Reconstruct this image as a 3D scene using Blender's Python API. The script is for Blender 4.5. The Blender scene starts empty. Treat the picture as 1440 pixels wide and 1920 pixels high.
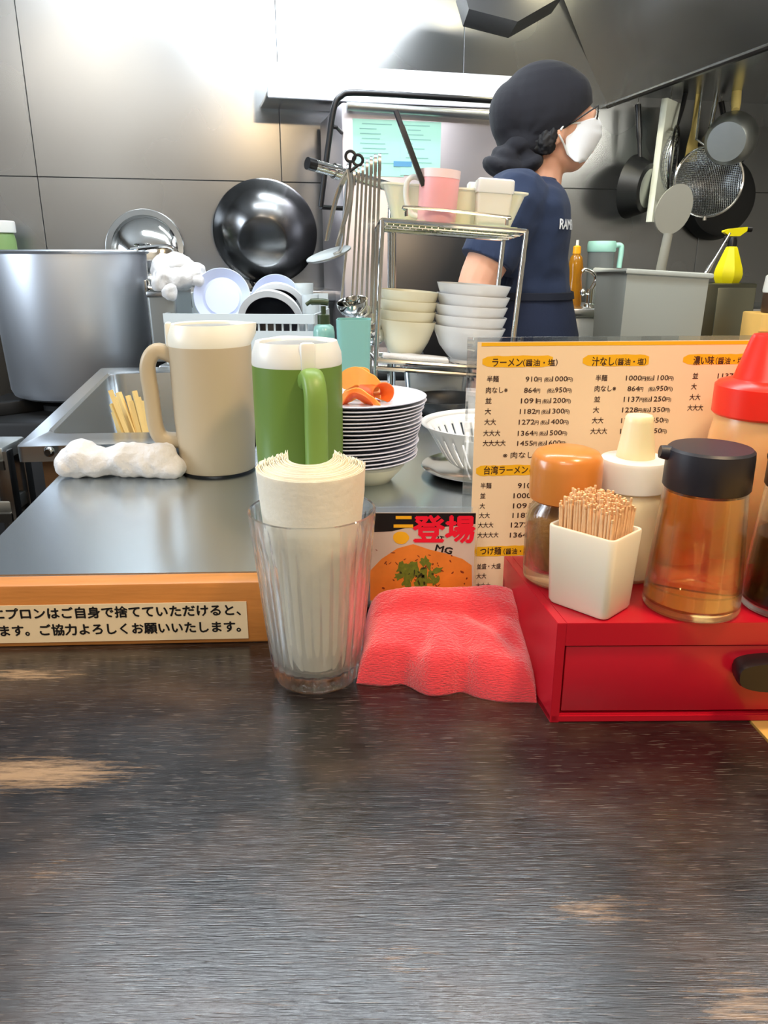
import bpy, bmesh, math, random
from mathutils import Vector, Matrix, noise
random.seed(7)
D = bpy.data; S = bpy.context.scene; COL = S.collection
PI = math.pi
def R(a): return math.radians(a)

# ------------------------------------------------------------------ camera
H = 0.30; F = 1442.0; PITCH = math.atan(480/1442)      # eye 30 cm above the table top (z = 0)
cd = D.cameras.new('camera'); cd.sensor_fit = 'VERTICAL'; cd.sensor_height = 36.0; cd.lens = 36*F/1920
cd.clip_start = 0.02
cam = D.objects.new('camera', cd); COL.objects.link(cam)
cam.location = (0, 0, H); cam.rotation_euler = (PI/2-PITCH, 0, 0); S.camera = cam
CP, SP = math.cos(PITCH), math.sin(PITCH)

# ------------------------------------------------------------------ light and exposure
S.view_settings.view_transform = 'Standard'; S.view_settings.look = 'None'
S.view_settings.gamma = 1; S.view_settings.use_curve_mapping = False
S.view_settings.exposure = 0.0
W = D.worlds.new('world'); S.world = W; W.use_nodes = True
W.node_tree.nodes['Background'].inputs[0].default_value = (0.75, 0.85, 1.0, 1)
W.node_tree.nodes['Background'].inputs[1].default_value = 0.25
def area(name, loc, target, sx, sy, power, col, spread=180):
    l = D.lights.new(name, 'AREA'); l.shape = 'RECTANGLE'; l.size = sx; l.size_y = sy; l.energy = power; l.color = col
    l.spread = R(spread)
    o = D.objects.new(name, l); COL.objects.link(o); o.location = loc
    d = Vector(target)-Vector(loc); o.rotation_euler = d.to_track_quat('-Z', 'Y').to_euler(); return o
COOL = (0.86, 0.94, 1.0); WARM = (1.0, 0.72, 0.42)
area('assumed_kitchen_tube', (-0.15, 1.30, 1.46), (-0.15, 1.70, 0), 1.3, 0.25, 34, COOL)  # unseen ceiling lamp assumed from the cool kitchen light
area('added_dining_fill', (-0.3, -0.95, 1.46), (-0.3, -0.95, 0), 1.2, 0.4, 16, (1.0, 0.95, 0.9))  # added, unseen: lights the front wall so the metals reflect brighter
area('assumed_daylight', (-2.06, 0.75, 0.55), (0, 0.95, 0.2), 0.9, 1.0, 42, (0.78, 0.88, 1.0))  # unseen, assumed from the streaks on the stock pot, which it brightens
area('assumed_hood_lamp', (-0.12, 2.12, 1.02), (-0.12, 2.42, 0.55), 0.55, 0.08, 15, COOL)  # unseen strip lamp assumed from the glow on the steel wall
area('assumed_hood_lamp_right', (0.42, 2.25, 1.02), (0.62, 2.45, 0.75), 0.10, 0.10, 6, (1.0, 0.88, 0.55))  # unseen warm lamp assumed from the yellow highlight on the hood
area('added_hood_fill', (1.12, 2.05, 0.80), (0.85, 2.80, 0.30), 0.30, 0.08, 5, (1.0, 0.96, 0.84))  # added out of view below the hood to brighten the dark right side
area('added_side_fill', (0.95, 1.05, 1.46), (0.95, 1.9, 0), 0.8, 0.2, 16, (0.95, 0.98, 1.0))  # added overhead so the hood's sloping face reflects something bright
area('assumed_counter_lamp', (0.42, 0.28, 1.05), (0.24, 0.50, 0), 0.14, 0.14, 9, WARM)  # unseen lamp assumed from the warm light on menu and box
area('assumed_dining_lamp', (-0.35, -0.25, 1.46), (-0.1, 0.45, 0), 0.35, 0.35, 12, (1.0, 0.86, 0.68))  # unseen ceiling lamp assumed for the warm light on the dining side

# ------------------------------------------------------------------ pixel rays (photo frame 1440 x 1920) to places in the room
def ray(u, v):
    a = (u-720)/F; b = (960-v)/F
    return Vector((a, CP+b*SP, -SP+b*CP))
def PZ(u, v, z):
    d = ray(u, v); t = (z-H)/d.z; return Vector((d.x*t, d.y*t, z))
def PY(u, v, y):
    d = ray(u, v); t = y/d.y; return Vector((d.x*t, y, H+d.z*t))
def PP(u, v, p, n):
    d = ray(u, v); t = (Vector(p)-Vector((0, 0, H))).dot(n)/d.dot(n); return Vector((0, 0, H))+d*t
def px(p):                                     # metres per pixel at a place
    return (p[1]*CP-(p[2]-H)*SP)/F

# ------------------------------------------------------------------ helpers
def lin(c):
    f = lambda x: (x/255/12.92) if x/255 <= .04045 else ((x/255+.055)/1.055)**2.4
    return tuple(f(x) for x in c[:3])+(1,)
def mat(name, col, rough=.5, metal=0, spec=.5, trans=0, ior=1.45, sss=0, sssr=(.01,.006,.004), emit=None, es=1, bump=0, bscale=60, var=0, vscale=6,
        stretch=(1,1,1), coat=0, alpha=1, rvar=0, sheen=0):
    m = D.materials.new(name); m.use_nodes = True; nt = m.node_tree; b = nt.nodes['Principled BSDF']
    c = lin(col)
    b.inputs['Base Color'].default_value = c; b.inputs['Roughness'].default_value = rough; b.inputs['Metallic'].default_value = metal
    b.inputs['Specular IOR Level'].default_value = spec; b.inputs['Transmission Weight'].default_value = trans; b.inputs['IOR'].default_value = ior
    b.inputs['Coat Weight'].default_value = coat; b.inputs['Coat Roughness'].default_value = .1; b.inputs['Alpha'].default_value = alpha
    b.inputs['Sheen Weight'].default_value = sheen
    if sss: b.inputs['Subsurface Weight'].default_value = sss; b.inputs['Subsurface Radius'].default_value = sssr; b.inputs['Subsurface Scale'].default_value = 1
    if emit: b.inputs['Emission Color'].default_value = lin(emit); b.inputs['Emission Strength'].default_value = es
    if bump or var or rvar:
        tc = nt.nodes.new('ShaderNodeTexCoord'); mp = nt.nodes.new('ShaderNodeMapping'); mp.inputs['Scale'].default_value = stretch
        nt.links.new(tc.outputs['Object'], mp.inputs[0])
    if var or rvar:
        n = nt.nodes.new('ShaderNodeTexNoise'); n.inputs['Scale'].default_value = vscale; n.inputs['Detail'].default_value = 2 if rvar else 5
        nt.links.new(mp.outputs[0], n.inputs['Vector'])
        if var:
            mx = nt.nodes.new('ShaderNodeMix'); mx.data_type = 'RGBA'
            mx.inputs['A'].default_value = tuple(min(1, x*(1-var)) for x in c[:3])+(1,)
            mx.inputs['B'].default_value = tuple(min(1, x*(1+var)) for x in c[:3])+(1,)
            nt.links.new(n.outputs['Fac'], mx.inputs['Factor']); nt.links.new(mx.outputs['Result'], b.inputs['Base Color'])
        if rvar:
            mr = nt.nodes.new('ShaderNodeMapRange'); mr.inputs['From Min'].default_value = .2; mr.inputs['From Max'].default_value = .8
            mr.inputs['To Min'].default_value = max(.02, rough-rvar); mr.inputs['To Max'].default_value = rough+rvar
            nt.links.new(n.outputs['Fac'], mr.inputs['Value']); nt.links.new(mr.outputs[0], b.inputs['Roughness'])
    if bump:
        n2 = nt.nodes.new('ShaderNodeTexNoise'); n2.inputs['Scale'].default_value = bscale; n2.inputs['Detail'].default_value = 4
        nt.links.new(mp.outputs[0], n2.inputs['Vector'])
        bp = nt.nodes.new('ShaderNodeBump'); bp.inputs['Strength'].default_value = bump; bp.inputs['Distance'].default_value = .002
        nt.links.new(n2.outputs['Fac'], bp.inputs['Height']); nt.links.new(bp.outputs[0], b.inputs['Normal'])
    return m

def B(): return bmesh.new()
def put(o, parent=None):
    COL.objects.link(o)
    if parent is not None: o.parent = parent
    return o
def obj(name, bm, m, parent=None, smooth=True, ang=40):
    bmesh.ops.recalc_face_normals(bm, faces=bm.faces)
    me = D.meshes.new(name); bm.to_mesh(me); bm.free()
    if smooth: me.shade_smooth(); me.set_sharp_from_angle(angle=R(ang))
    if m: me.materials.append(m)
    return put(D.objects.new(name, me), parent)
def tag(o, label, cat, group=None, kind=None):
    o['label'] = label; o['category'] = cat
    if group: o['group'] = group
    if kind: o['kind'] = kind
    return o
def thing(name, label, cat, loc=(0,0,0), rz=0, group=None):
    o = D.objects.new(name, None); o.empty_display_size = .02; COL.objects.link(o)
    o.location = loc; o.rotation_euler = (0, 0, rz); return tag(o, label, cat, group)
def struct(name, bm, m, **k):
    o = obj(name, bm, m, **k); o['kind'] = 'structure'; return o
def copy_tree(o, parent=None):
    c = o.copy(); COL.objects.link(c)
    if parent is not None: c.parent = parent
    for ch in list(o.children): copy_tree(ch, c)
    return c

def xf(vs, M):
    if M is not None:
        for v in vs: v.co = M @ v.co
def box(bm, c, s, bev=0, M=None, seg=2):
    r = bmesh.ops.create_cube(bm, size=1); vs = r['verts']
    for v in vs: v.co = Vector((v.co.x*s[0]+c[0], v.co.y*s[1]+c[1], v.co.z*s[2]+c[2]))
    if bev:
        es = list({e for v in vs for e in v.link_edges})
        r = bmesh.ops.bevel(bm, geom=es, offset=bev, segments=seg, affect='EDGES', profile=.5)
        vs = list({v for f in r['faces'] for v in f.verts} | {v for v in vs if v.is_valid})
    xf(vs, M); return vs
def tube(bm, pts, r, n=8, closed=False, cap=True):
    P = [Vector(p) for p in pts]; N = len(P); rr = r if isinstance(r, (list, tuple)) else [r]*N
    T = []
    for i in range(N):
        a = P[(i-1) % N] if (closed or i > 0) else P[i]; b = P[(i+1) % N] if (closed or i < N-1) else P[i]
        T.append((b-a).normalized())
    up = Vector((0, 0, 1)) if abs(T[0].z) < .9 else Vector((1, 0, 0))
    nx = T[0].cross(up).normalized(); rings = []
    for i in range(N):
        nx = (nx-T[i]*nx.dot(T[i])).normalized(); ny = T[i].cross(nx)
        rings.append([bm.verts.new(P[i]+(nx*math.cos(2*PI*k/n)+ny*math.sin(2*PI*k/n))*rr[i]) for k in range(n)])
    for i in range(N if closed else N-1):
        a, b = rings[i], rings[(i+1) % N]
        for k in range(n): bm.faces.new((a[k], a[(k+1) % n], b[(k+1) % n], b[k]))
    if cap and not closed: bm.faces.new(rings[0][::-1]); bm.faces.new(rings[-1])
    return [v for q in rings for v in q]
def smooth_path(pts, k=6):
    P = [Vector(p) for p in pts]; out = []
    for i in range(len(P)-1):
        p0 = P[max(0, i-1)]; p1 = P[i]; p2 = P[i+1]; p3 = P[min(len(P)-1, i+2)]
        for j in range(k):
            t = j/k
            out.append(.5*((2*p1)+(p2-p0)*t+(2*p0-5*p1+4*p2-p3)*t*t+(3*p1-p0-3*p2+p3)*t**3))
    return out+[P[-1]]
def lathe(bm, prof, n=48, M=None, fn=None):
    rings = []; allv = []
    for (r, z) in prof:
        if r <= 1e-6: q = [bm.verts.new((0, 0, z))]
        else:
            q = []
            for k in range(n):
                a = 2*PI*k/n; x, y = r*math.cos(a), r*math.sin(a)
                if fn: x, y = fn(x, y, z, a)
                q.append(bm.verts.new((x, y, z)))
        rings.append(q); allv += q
    for a, b in zip(rings, rings[1:]):
        if len(a) == 1 and len(b) == 1: continue
        for k in range(n):
            k2 = (k+1) % n
            if len(a) == 1: bm.faces.new((a[0], b[k], b[k2]))
            elif len(b) == 1: bm.faces.new((a[k], a[k2], b[0]))
            else: bm.faces.new((a[k], a[k2], b[k2], b[k]))
    xf(allv, M); return allv
def loft(bm, rings, cap=True, closed=True):
    q = [[bm.verts.new(p) for p in r] for r in rings]; n = len(q[0])
    for a, b in zip(q, q[1:]):
        for k in range(n if closed else n-1):
            bm.faces.new((a[k], a[(k+1) % n], b[(k+1) % n], b[k]))
    if cap and closed: bm.faces.new(q[0][::-1]); bm.faces.new(q[-1])
    return [v for r in q for v in r]
def prism(bm, poly, h0, h1, M=None):                     # polygon in (x, y) carried from z = h0 to h1
    a = [bm.verts.new((p[0], p[1], h0)) for p in poly]; b = [bm.verts.new((p[0], p[1], h1)) for p in poly]
    n = len(poly); bm.faces.new(a[::-1]); bm.faces.new(b)
    for k in range(n): bm.faces.new((a[k], a[(k+1) % n], b[(k+1) % n], b[k]))
    xf(a+b, M); return a+b
def ell(bm, c, s, M=None, n=20):
    r = bmesh.ops.create_uvsphere(bm, u_segments=n, v_segments=n//2+2, radius=1); vs = r['verts']
    for v in vs: v.co = Vector((v.co.x*s[0], v.co.y*s[1], v.co.z*s[2]))
    xf(vs, M)
    for v in vs: v.co += Vector(c)
    return vs
def capsule(bm, pts, rr, n=14):
    P = smooth_path(pts, 4); k = len(pts)-1; r2 = []
    for i in range(len(P)):
        t = i/(len(P)-1)*k; j = min(int(t), k-1); r2.append(rr[j]+(rr[j+1]-rr[j])*(t-j))
    tube(bm, P, r2, n); ell(bm, P[0], (r2[0],)*3, n=12); ell(bm, P[-1], (r2[-1],)*3, n=12)
def remesh(bm, voxel, smooth=4):                         # union of closed shapes as one continuous skin
    me = D.meshes.new('tmp'); bmesh.ops.recalc_face_normals(bm, faces=bm.faces); bm.to_mesh(me); bm.free(); o = D.objects.new('tmp', me); COL.objects.link(o)
    m = o.modifiers.new('r', 'REMESH'); m.mode = 'VOXEL'; m.voxel_size = voxel; m.adaptivity = 0
    if smooth: s = o.modifiers.new('s', 'SMOOTH'); s.iterations = smooth; s.factor = .5
    dg = bpy.context.evaluated_depsgraph_get(); e = o.evaluated_get(dg); m2 = D.meshes.new_from_object(e)
    D.objects.remove(o); D.meshes.remove(me)
    b2 = bmesh.new(); b2.from_mesh(m2); D.meshes.remove(m2); return b2
def crumple(bm, amp, scale, seed=0, up=0):
    bm.normal_update()
    for v in bm.verts:
        p = v.co*scale+Vector((seed, seed*1.7, 0)); a = noise.noise(p)+.5*noise.noise(p*2.3)
        r = 1-abs(noise.noise(p*1.3+Vector((5, 5, 5))))*2
        v.co += v.normal*amp*(a*.7+r*.5)
def text_mesh(bm, s, x, y, w, h, bold=0, M=None, align='L', italic=0):
    # the words s with their left end at (x, y), em height h; fitted to width w when w is given
    cu = D.curves.new('t', 'FONT'); cu.body = s; cu.size = 1; cu.resolution_u = 2; cu.shear = italic
    o = D.objects.new('t', cu); COL.objects.link(o); dg = bpy.context.evaluated_depsgraph_get(); me = D.meshes.new_from_object(o.evaluated_get(dg))
    D.objects.remove(o); D.curves.remove(cu)
    xs = [v.co.x for v in me.vertices] or [0, 1]; x0, x1 = min(xs), max(xs); sx = (w/(x1-x0)) if w else h
    T = Matrix.Translation((x, y, 0)) @ Matrix.Diagonal((sx, h, 1, 1)) @ Matrix.Translation((-x0, 0, 0))
    if M is not None: T = M @ T
    me.transform(T)
    offs = [(0, 0)] if not bold else [(-bold, 0), (bold, 0), (0, bold), (0, -bold)]
    for i, (a, b) in enumerate(offs):
        m2 = me.copy(); dz = Matrix.Translation((a*h, b*h, i*2e-6))
        m2.transform(dz if M is None else M @ dz @ M.inverted()); bm.from_mesh(m2); D.meshes.remove(m2)
    D.meshes.remove(me)
    return x+(x1-x0)*sx

# ------------------------------------------------------------------ materials
def wood_table():
    m = D.materials.new('dark_wood'); m.use_nodes = True; nt = m.node_tree; b = nt.nodes['Principled BSDF']; N = nt.nodes.new; L = nt.links.new
    tc = N('ShaderNodeTexCoord')
    def noise_(scale, st, det=4, rough=.5):
        mp = N('ShaderNodeMapping'); mp.inputs['Scale'].default_value = st; L(tc.outputs['Object'], mp.inputs[0])
        n = N('ShaderNodeTexNoise'); n.inputs['Scale'].default_value = scale; n.inputs['Detail'].default_value = det; n.inputs['Roughness'].default_value = rough
        L(mp.outputs[0], n.inputs['Vector']); return n.outputs['Fac']
    def ramp(x, a, c, lo=0, hi=1):
        r = N('ShaderNodeMapRange'); r.inputs['From Min'].default_value = a; r.inputs['From Max'].default_value = c
        r.inputs['To Min'].default_value = lo; r.inputs['To Max'].default_value = hi; L(x, r.inputs['Value']); return r.outputs[0]
    def mathn(op, x, y):
        n = N('ShaderNodeMath'); n.operation = op
        for i, q in enumerate((x, y)):
            if isinstance(q, (int, float)): n.inputs[i].default_value = q
            else: L(q, n.inputs[i])
        return n.outputs[0]
    def mix(f, a, c):
        n = N('ShaderNodeMix'); n.data_type = 'RGBA'; L(f, n.inputs['Factor'])
        for k, q in (('A', a), ('B', c)):
            if isinstance(q, tuple): n.inputs[k].default_value = q
            else: L(q, n.inputs[k])
        return n.outputs['Result']
    grain = noise_(30, (1, 9, 1), 6, .65)                 # long streaks along the counter
    pores = noise_(170, (.35, 9, 1), 2, .5)               # short open pores
    blot = noise_(9, (1, 1.3, 1), 4, .6)
    base = mix(ramp(grain, .35, .68), lin((14, 11, 11)), lin((34, 28, 27)))
    base = mix(ramp(blot, .46, .74, 0, .5), base, lin((92, 74, 60)))
    base = mix(ramp(pores, .64, .69, 0, .6), base, lin((128, 116, 108)))
    sp = N('ShaderNodeSeparateXYZ'); L(tc.outputs['Object'], sp.inputs[0])
    worn = None                                            # rubbed-through patches
    for (u, v, sx, sy, k) in ((70, 1450, .062, .018, 1.2), (50, 1265, .05, .012, .9), (1120, 1705, .04, .012, .7), (1400, 1885, .03, .018, .8), (100, 1640, .03, .02, .4), (760, 1800, .03, .012, .45)):
        p = PZ(u, v, 0)
        dx = mathn('DIVIDE', mathn('SUBTRACT', sp.outputs[0], p.x), sx); dy = mathn('DIVIDE', mathn('SUBTRACT', sp.outputs[1], p.y), sy)
        g = mathn('MULTIPLY', mathn('EXPONENT', mathn('MULTIPLY', mathn('ADD', mathn('MULTIPLY', dx, dx), mathn('MULTIPLY', dy, dy)), -1), 0), k)
        g = mathn('MULTIPLY', mathn('POWER', 2.718, mathn('MULTIPLY', mathn('ADD', mathn('MULTIPLY', dx, dx), mathn('MULTIPLY', dy, dy)), -1)), k)
        worn = g if worn is None else mathn('ADD', worn, g)
    fine = noise_(75, (.5, 5, 1), 6, .75)
    wf = ramp(mathn('ADD', mathn('MULTIPLY', worn, .40), fine), .70, .98, 0, .75)
    base = mix(wf, base, lin((172, 140, 106)))
    L(base, b.inputs['Base Color'])
    L(ramp(grain, .3, .7, .17, .27), b.inputs['Roughness']); b.inputs['Specular IOR Level'].default_value = .85
    bp = N('ShaderNodeBump'); bp.inputs['Strength'].default_value = .22; bp.inputs['Distance'].default_value = .0006
    L(mathn('ADD', mathn('MULTIPLY', pores, -.8), grain), bp.inputs['Height']); L(bp.outputs[0], b.inputs['Normal'])
    return m
M = dict(
    table=wood_table(),
    pine=mat('orange_pine', (196, 128, 62), .42, var=.28, vscale=14, stretch=(1, 8, 8), bump=.15, bscale=40),
    pale_wood=mat('pale_wood', (226, 178, 96), .45, var=.15, vscale=10, stretch=(6, 1, 1)),
    steel=mat('brushed_steel', (190, 193, 194), .25, 1),
    steel_top=mat('steel_worktop', (200, 209, 216), .24, 1, var=.05, vscale=4),
    wall_steel=mat('wall_steel', (152, 154, 155), .27, .92, rvar=.06, var=.12, vscale=2.2),
    chrome=mat('chrome', (214, 214, 210), .10, 1),
    dull=mat('dull_aluminium', (176, 180, 178), .38, 1, var=.08, vscale=20),
    dark_steel=mat('dark_steel', (104, 104, 104), .24, 1, rvar=.06, vscale=8),
    black=mat('black_plastic', (20, 20, 22), .35),
    soft_black=mat('soft_black', (34, 33, 40), .45),
    iron=mat('black_iron', (26, 27, 28), .42, var=.2, vscale=20),
    soot=mat('sooty_iron', (14, 14, 14), .6),
    white=mat('white_plastic', (226, 226, 220), .35, sss=.15),
    ware=mat('white_melamine', (226, 228, 230), .22),
    cream=mat('cream_melamine', (226, 222, 196), .28),
    greyplate=mat('pale_lilac_plate', (214, 216, 232), .22),
    cloth=mat('white_cloth', (214, 213, 212), .9, bump=.5, bscale=350, sheen=.2),
    plaster=mat('plaster', (205, 196, 180), .8),
    ceiling=mat('ceiling_white', (214, 218, 220), .7),
    floor=mat('dark_floor_tile', (58, 54, 52), .5, var=.2, vscale=8),
    paper=mat('printed_paper', (240, 218, 184), .38),
    ink=mat('brown_ink', (58, 34, 26), .6),
    blackink=mat('black_ink', (14, 10, 10), .5),
    glass=mat('clear_glass', (252, 254, 253), .01, trans=1, ior=1.5),
    acrylic=mat('clear_acrylic', (250, 253, 252), .02, trans=1, ior=1.2),
)

def thin(m, k):                                           # wall-thin glass: part of the light passes straight through
    nt = m.node_tree; o = next(n for n in nt.nodes if n.type == 'OUTPUT_MATERIAL'); b = nt.nodes['Principled BSDF']
    t = nt.nodes.new('ShaderNodeBsdfTransparent'); x = nt.nodes.new('ShaderNodeMixShader'); x.inputs[0].default_value = k
    nt.links.new(b.outputs[0], x.inputs[1]); nt.links.new(t.outputs[0], x.inputs[2]); nt.links.new(x.outputs[0], o.inputs['Surface'])
thin(M['glass'], .32); thin(M['acrylic'], .6)

# ------------------------------------------------------------------ the room
WY = 14.0; WC = Vector((0, 2.62, 0)); WU = Vector((math.cos(R(WY)), math.sin(R(WY)), 0)); WN = Vector((-math.sin(R(WY)), math.cos(R(WY)), 0))
def KW(u, v, off=0):                                       # a place on the back wall, off metres in front of it
    return PP(u, v, WC-WN*off, WN)
MW = Matrix.Translation(WC) @ Matrix.Rotation(R(WY), 4, 'Z') # wall frame: x along the wall, -y towards the room
FZ, CZ = -0.95, 1.5
bm = B(); box(bm, (0, .9, FZ-.05), (5, 5.4, .1)); struct('floor', bm, M['floor'], smooth=False)
bm = B(); box(bm, (0, .9, CZ+.05), (5, 5.4, .1)); struct('ceiling', bm, M['ceiling'], smooth=False)
bm = B(); xs = [-2.3, (KW(66, 300)-WC).dot(WU), (KW(527, 300)-WC).dot(WU), (KW(870, 80)-WC).dot(WU), 1.15, 2.3]; zs = [FZ, KW(150, 333).z, CZ]
for i in range(5):
    for j in range(2):
        x0, x1, z0, z1 = xs[i], xs[i+1], zs[j], zs[j+1]
        box(bm, ((x0+x1)/2, .01, (z0+z1)/2), (x1-x0-.0014, .02, z1-z0-.0014), .001, MW, 1)
box(bm, (0, .045, .27), (4.6, .05, 2.5), 0, MW); struct('wall_back', bm, M['wall_steel'], smooth=False)
bm = B(); box(bm, (-2.15, .6, .27), (.1, 5, 2.5)); struct('wall_left', bm, M['wall_steel'], smooth=False)
bm = B(); box(bm, (2.15, .9, .27), (.1, 5.2, 2.5)); struct('wall_right', bm, M['plaster'], smooth=False)
bm = B(); box(bm, (0, -1.5, .27), (4.4, .1, 2.5)); struct('wall_front', bm, M['plaster'], smooth=False)

bm = B()
for (y, z, sy, sz_) in ((.75, 1.075, 1.0, .05), (.75, .025, 1.0, .05), (.245, .55, .05, 1.1), (1.255, .55, .05, 1.1), (.75, .55, .03, 1.0)): box(bm, (-2.085, y, z), (.04, sy, sz_), .003)
struct('assumed_window_1', bm, M['steel'], smooth=False)  # assumed window frame, unseen, built around the side daylight lamp
bm = B(); box(bm, (-2.092, .75, .55), (.008, .97, 1.02)); o = struct('assumed_window_pane', bm, mat('frosted_pane', (225, 235, 245), .5), smooth=False); o.parent = D.objects['assumed_window_1']  # assumed pane, unseen, set behind the daylight lamp
# extractor hood: sloping soffit on the cook's side, lower edge running from the wall to the room
hz = .765; a = PZ(1150, 195, hz); b = PZ(1440, 88, hz); d = (b-a).normalized(); a = a+d*-.05; b2 = a+d*1.5
c = Vector((.545, 2.735, 1.06)); up = (c-a)
up2 = up*1.55
t = thing('extractor_hood', 'large steel extractor hood sloping down above the hanging pans', 'extractor hood', a)
bm = B(); Z = Vector((0, 0, 0)); q = d*1.5
sec = lambda o: [o, o+up2, o+up2+Vector((1.0, .12, 0)), o+Vector((.75, .18, .0)), o+Vector((.70, .17, .03)), o+Vector((.04, .01, .03))]
loft(bm, [sec(Z), sec(q)]); obj('soffit', bm, M['steel'], t, False)
bm = B(); tube(bm, [Vector((0, 0, 0)), q], .008, 8); obj('rolled_edge', bm, M['dark_steel'], t)
p = PY(955, 25, 2.35)
t = thing('duct_box', 'dark duct box hanging overhead behind the cook', 'duct', (p.x, 2.35, p.z))
bm = B(); s = px(p); loft(bm, [[Vector((-95*s, y, 38*s)), Vector((-85*s, y, 70*s)), Vector((90*s, y, 70*s)), Vector((92*s, y, 18*s)), Vector((10*s, y, -24*s)), Vector((-80*s, y, -4*s))] for y in (-.06, .1)])
obj('duct_shell', bm, M['iron'], t, False)
bm = B(); box(bm, (-90*s, -.05, 40*s), (.03, .05, .04), .006); obj('bracket', bm, M['chrome'], t)

# fluorescent fittings (above the picture); the first two are assumed, the last two house added fill lamps
for (loc, sz, nm, lb, rz) in (((-.15, 1.30, 1.485), (1.34, .29, .03), 'ceiling_light', 'assumed long white fluorescent fitting on the ceiling above the sink', 0), ((-.35, -.25, 1.485), (.4, .4, .03), 'ceiling_light', 'assumed square white ceiling fitting above the diner', 0), ((-.3, -.95, 1.485), (1.24, .44, .03), 'ceiling_light', 'added wide white ceiling fitting at the back of the dining side', 0), ((.95, 1.05, 1.485), (.84, .24, .03), 'ceiling_light', 'added shorter white fitting on the ceiling above the wire rack side', 0)):
    bm = B(); box(bm, (0, 0, 0), sz, .008); o = obj(nm, bm, M['white']); o.location = loc; tag(o, lb, 'lamp')

p = (-.12, 2.10, 1.045); bm = B(); box(bm, (0, 0, 0), (.62, .12, .03), .006); o = obj('assumed_hood_light', bm, M['steel']); o.location = p; tag(o, 'assumed steel strip light fitting above the wall shelf', 'lamp')  # unseen housing assumed for the strip lamp that makes the wall glow
for x in (-.25, .25):
    bm = B(); tube(bm, [(x, 0, .012), (x, 0, CZ-1.045)], .006, 8); obj('drop_rod', bm, M['steel'], o)
# wall shelf strip
t_p = [KW(608, 160, .22), KW(972, 150, .22)]
t = thing('wall_shelf', 'white steel wall shelf with a deep front lip behind the cook', 'shelf', KW(620, 180, .2), R(WY))
k = px(KW(780, 160, .2)); Lw = (KW(972, 150, .2)-KW(500, 150, .2)).length
x0 = (KW(500, 150, .2)-KW(620, 180, .2)).dot(WU)
bm = B(); box(bm, (x0+Lw/2, .1, 0), (Lw, .2, .012), .002); obj('shelf_board', bm, M['steel'], t)
bm = B(); box(bm, (x0+Lw/2, -.006, .03), (Lw, .014, .085), .004); obj('front_lip', bm, mat('white_enamel', (226, 228, 232), .25), t)

# ------------------------------------------------------------------ counters
bm = B(); e0 = PZ(1390, 1343, 0); e1 = PZ(1440, 1400, 0); ed = (e1-e0).normalized()
xa = e0-ed*.13; xb = e0+ed*1.0
prism(bm, [(-1.6, -.35), (xb.x, -.35), (xa.x, .59), (-1.6, .59)], -.035, 0)
o = obj('dining_counter', bm, M['table'], smooth=False); tag(o, 'dark stained wooden counter top with worn grain', 'counter')
bm = B(); prism(bm, [(xb.x+.002, -.35), (1.5, -.35), (1.5, .592), (xa.x+.002, .592)], -.035, 0)
o = obj('pale_counter', bm, M['pale_wood'], smooth=False); tag(o, 'pale yellow wooden counter section beside the dark top', 'counter')
lp0, lp1 = PZ(0, 1215, 0), PZ(500, 1205, 0); la = math.atan2(lp1.y-lp0.y, lp1.x-lp0.x)
ledge = thing('counter_ledge', 'orange pine ledge along the back of the dark counter', 'ledge', (lp1.x, lp1.y, 0), la)
bm = B(); box(bm, (-.5, .011, .027), (1.13, .0212, .054), .0025); obj('rail_board', bm, M['pine'], ledge)
# notice stuck on the ledge
MLi = (Matrix.Translation((lp1.x, lp1.y, 0)) @ Matrix.Rotation(la, 4, 'Z')).inverted()
ln = Vector((-math.sin(la), math.cos(la), 0)); LP = lambda u, v: MLi @ PP(u, v, (lp1.x, lp1.y, 0), ln)
a_, b_ = LP(462, 1127), LP(462, 1196); lo = LP(-260, 1196)
bm = B(); box(bm, ((a_.x+lo.x)/2, -.0006, (a_.z+b_.z)/2), (a_.x-lo.x, .0008, a_.z-b_.z)); nt_ = obj('notice_label', bm, mat('notice_paper', (236, 214, 176), .5), ledge, False)
nt_['label'] = 'cream paper notice with black lettering'
bm = B(); MX = Matrix.Translation((0, -.0013, 0)) @ Matrix.Rotation(PI/2, 4, 'X')
p = LP(-12, 1159); q = LP(452, 1155); text_mesh(bm, 'エプロンはご自身で捨てていただけると、', p.x, p.z, q.x-p.x, .0105, .032, MX)
p = LP(3, 1190); q = LP(452, 1183); text_mesh(bm, 'ます。ご協力よろしくお願いいたします。', p.x, p.z, q.x-p.x, .0105, .032, MX)
obj('lettering', bm, M['blackink'], nt_, False)

# steel counter behind the ledge
SZ = .052
cl0, cl1 = PZ(0, 1000, SZ), PZ(110, 890, SZ); cdv = (cl1-cl0).normalized()
f0 = cl0-cdv*.105; CB = cl1+cdv*.02
t = thing('steel_counter', 'stainless steel work counter behind the pine ledge', 'counter', (0, .60, 0))
bm = B(); OF = Vector((0, -.60, 0))
poly = [(f0.x, .579-.6), (1.3, .579-.6+.055), (1.3, 1.62-.6), (-.235, 1.62-.6), (-.165, .94-.6), (CB.x-.004, .932-.6)]
prism(bm, poly, SZ-.03, SZ); bmesh.ops.bevel(bm, geom=[e for e in bm.edges if abs(e.verts[0].co.z-e.verts[1].co.z) < 1e-6 and e.verts[0].co.z > SZ-.001], offset=.002, segments=2, affect='EDGES')
obj('worktop', bm, M['steel_top'], t)
bm = B(); poly2 = [(x+(.03 if x < 0 else -.03), y+(.02 if i in (0, 1) else -.03)) for i, (x, y) in enumerate(poly)]
prism(bm, poly2, FZ, SZ-.031); obj('cabinet', bm, M['dark_steel'], t, False)

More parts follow.
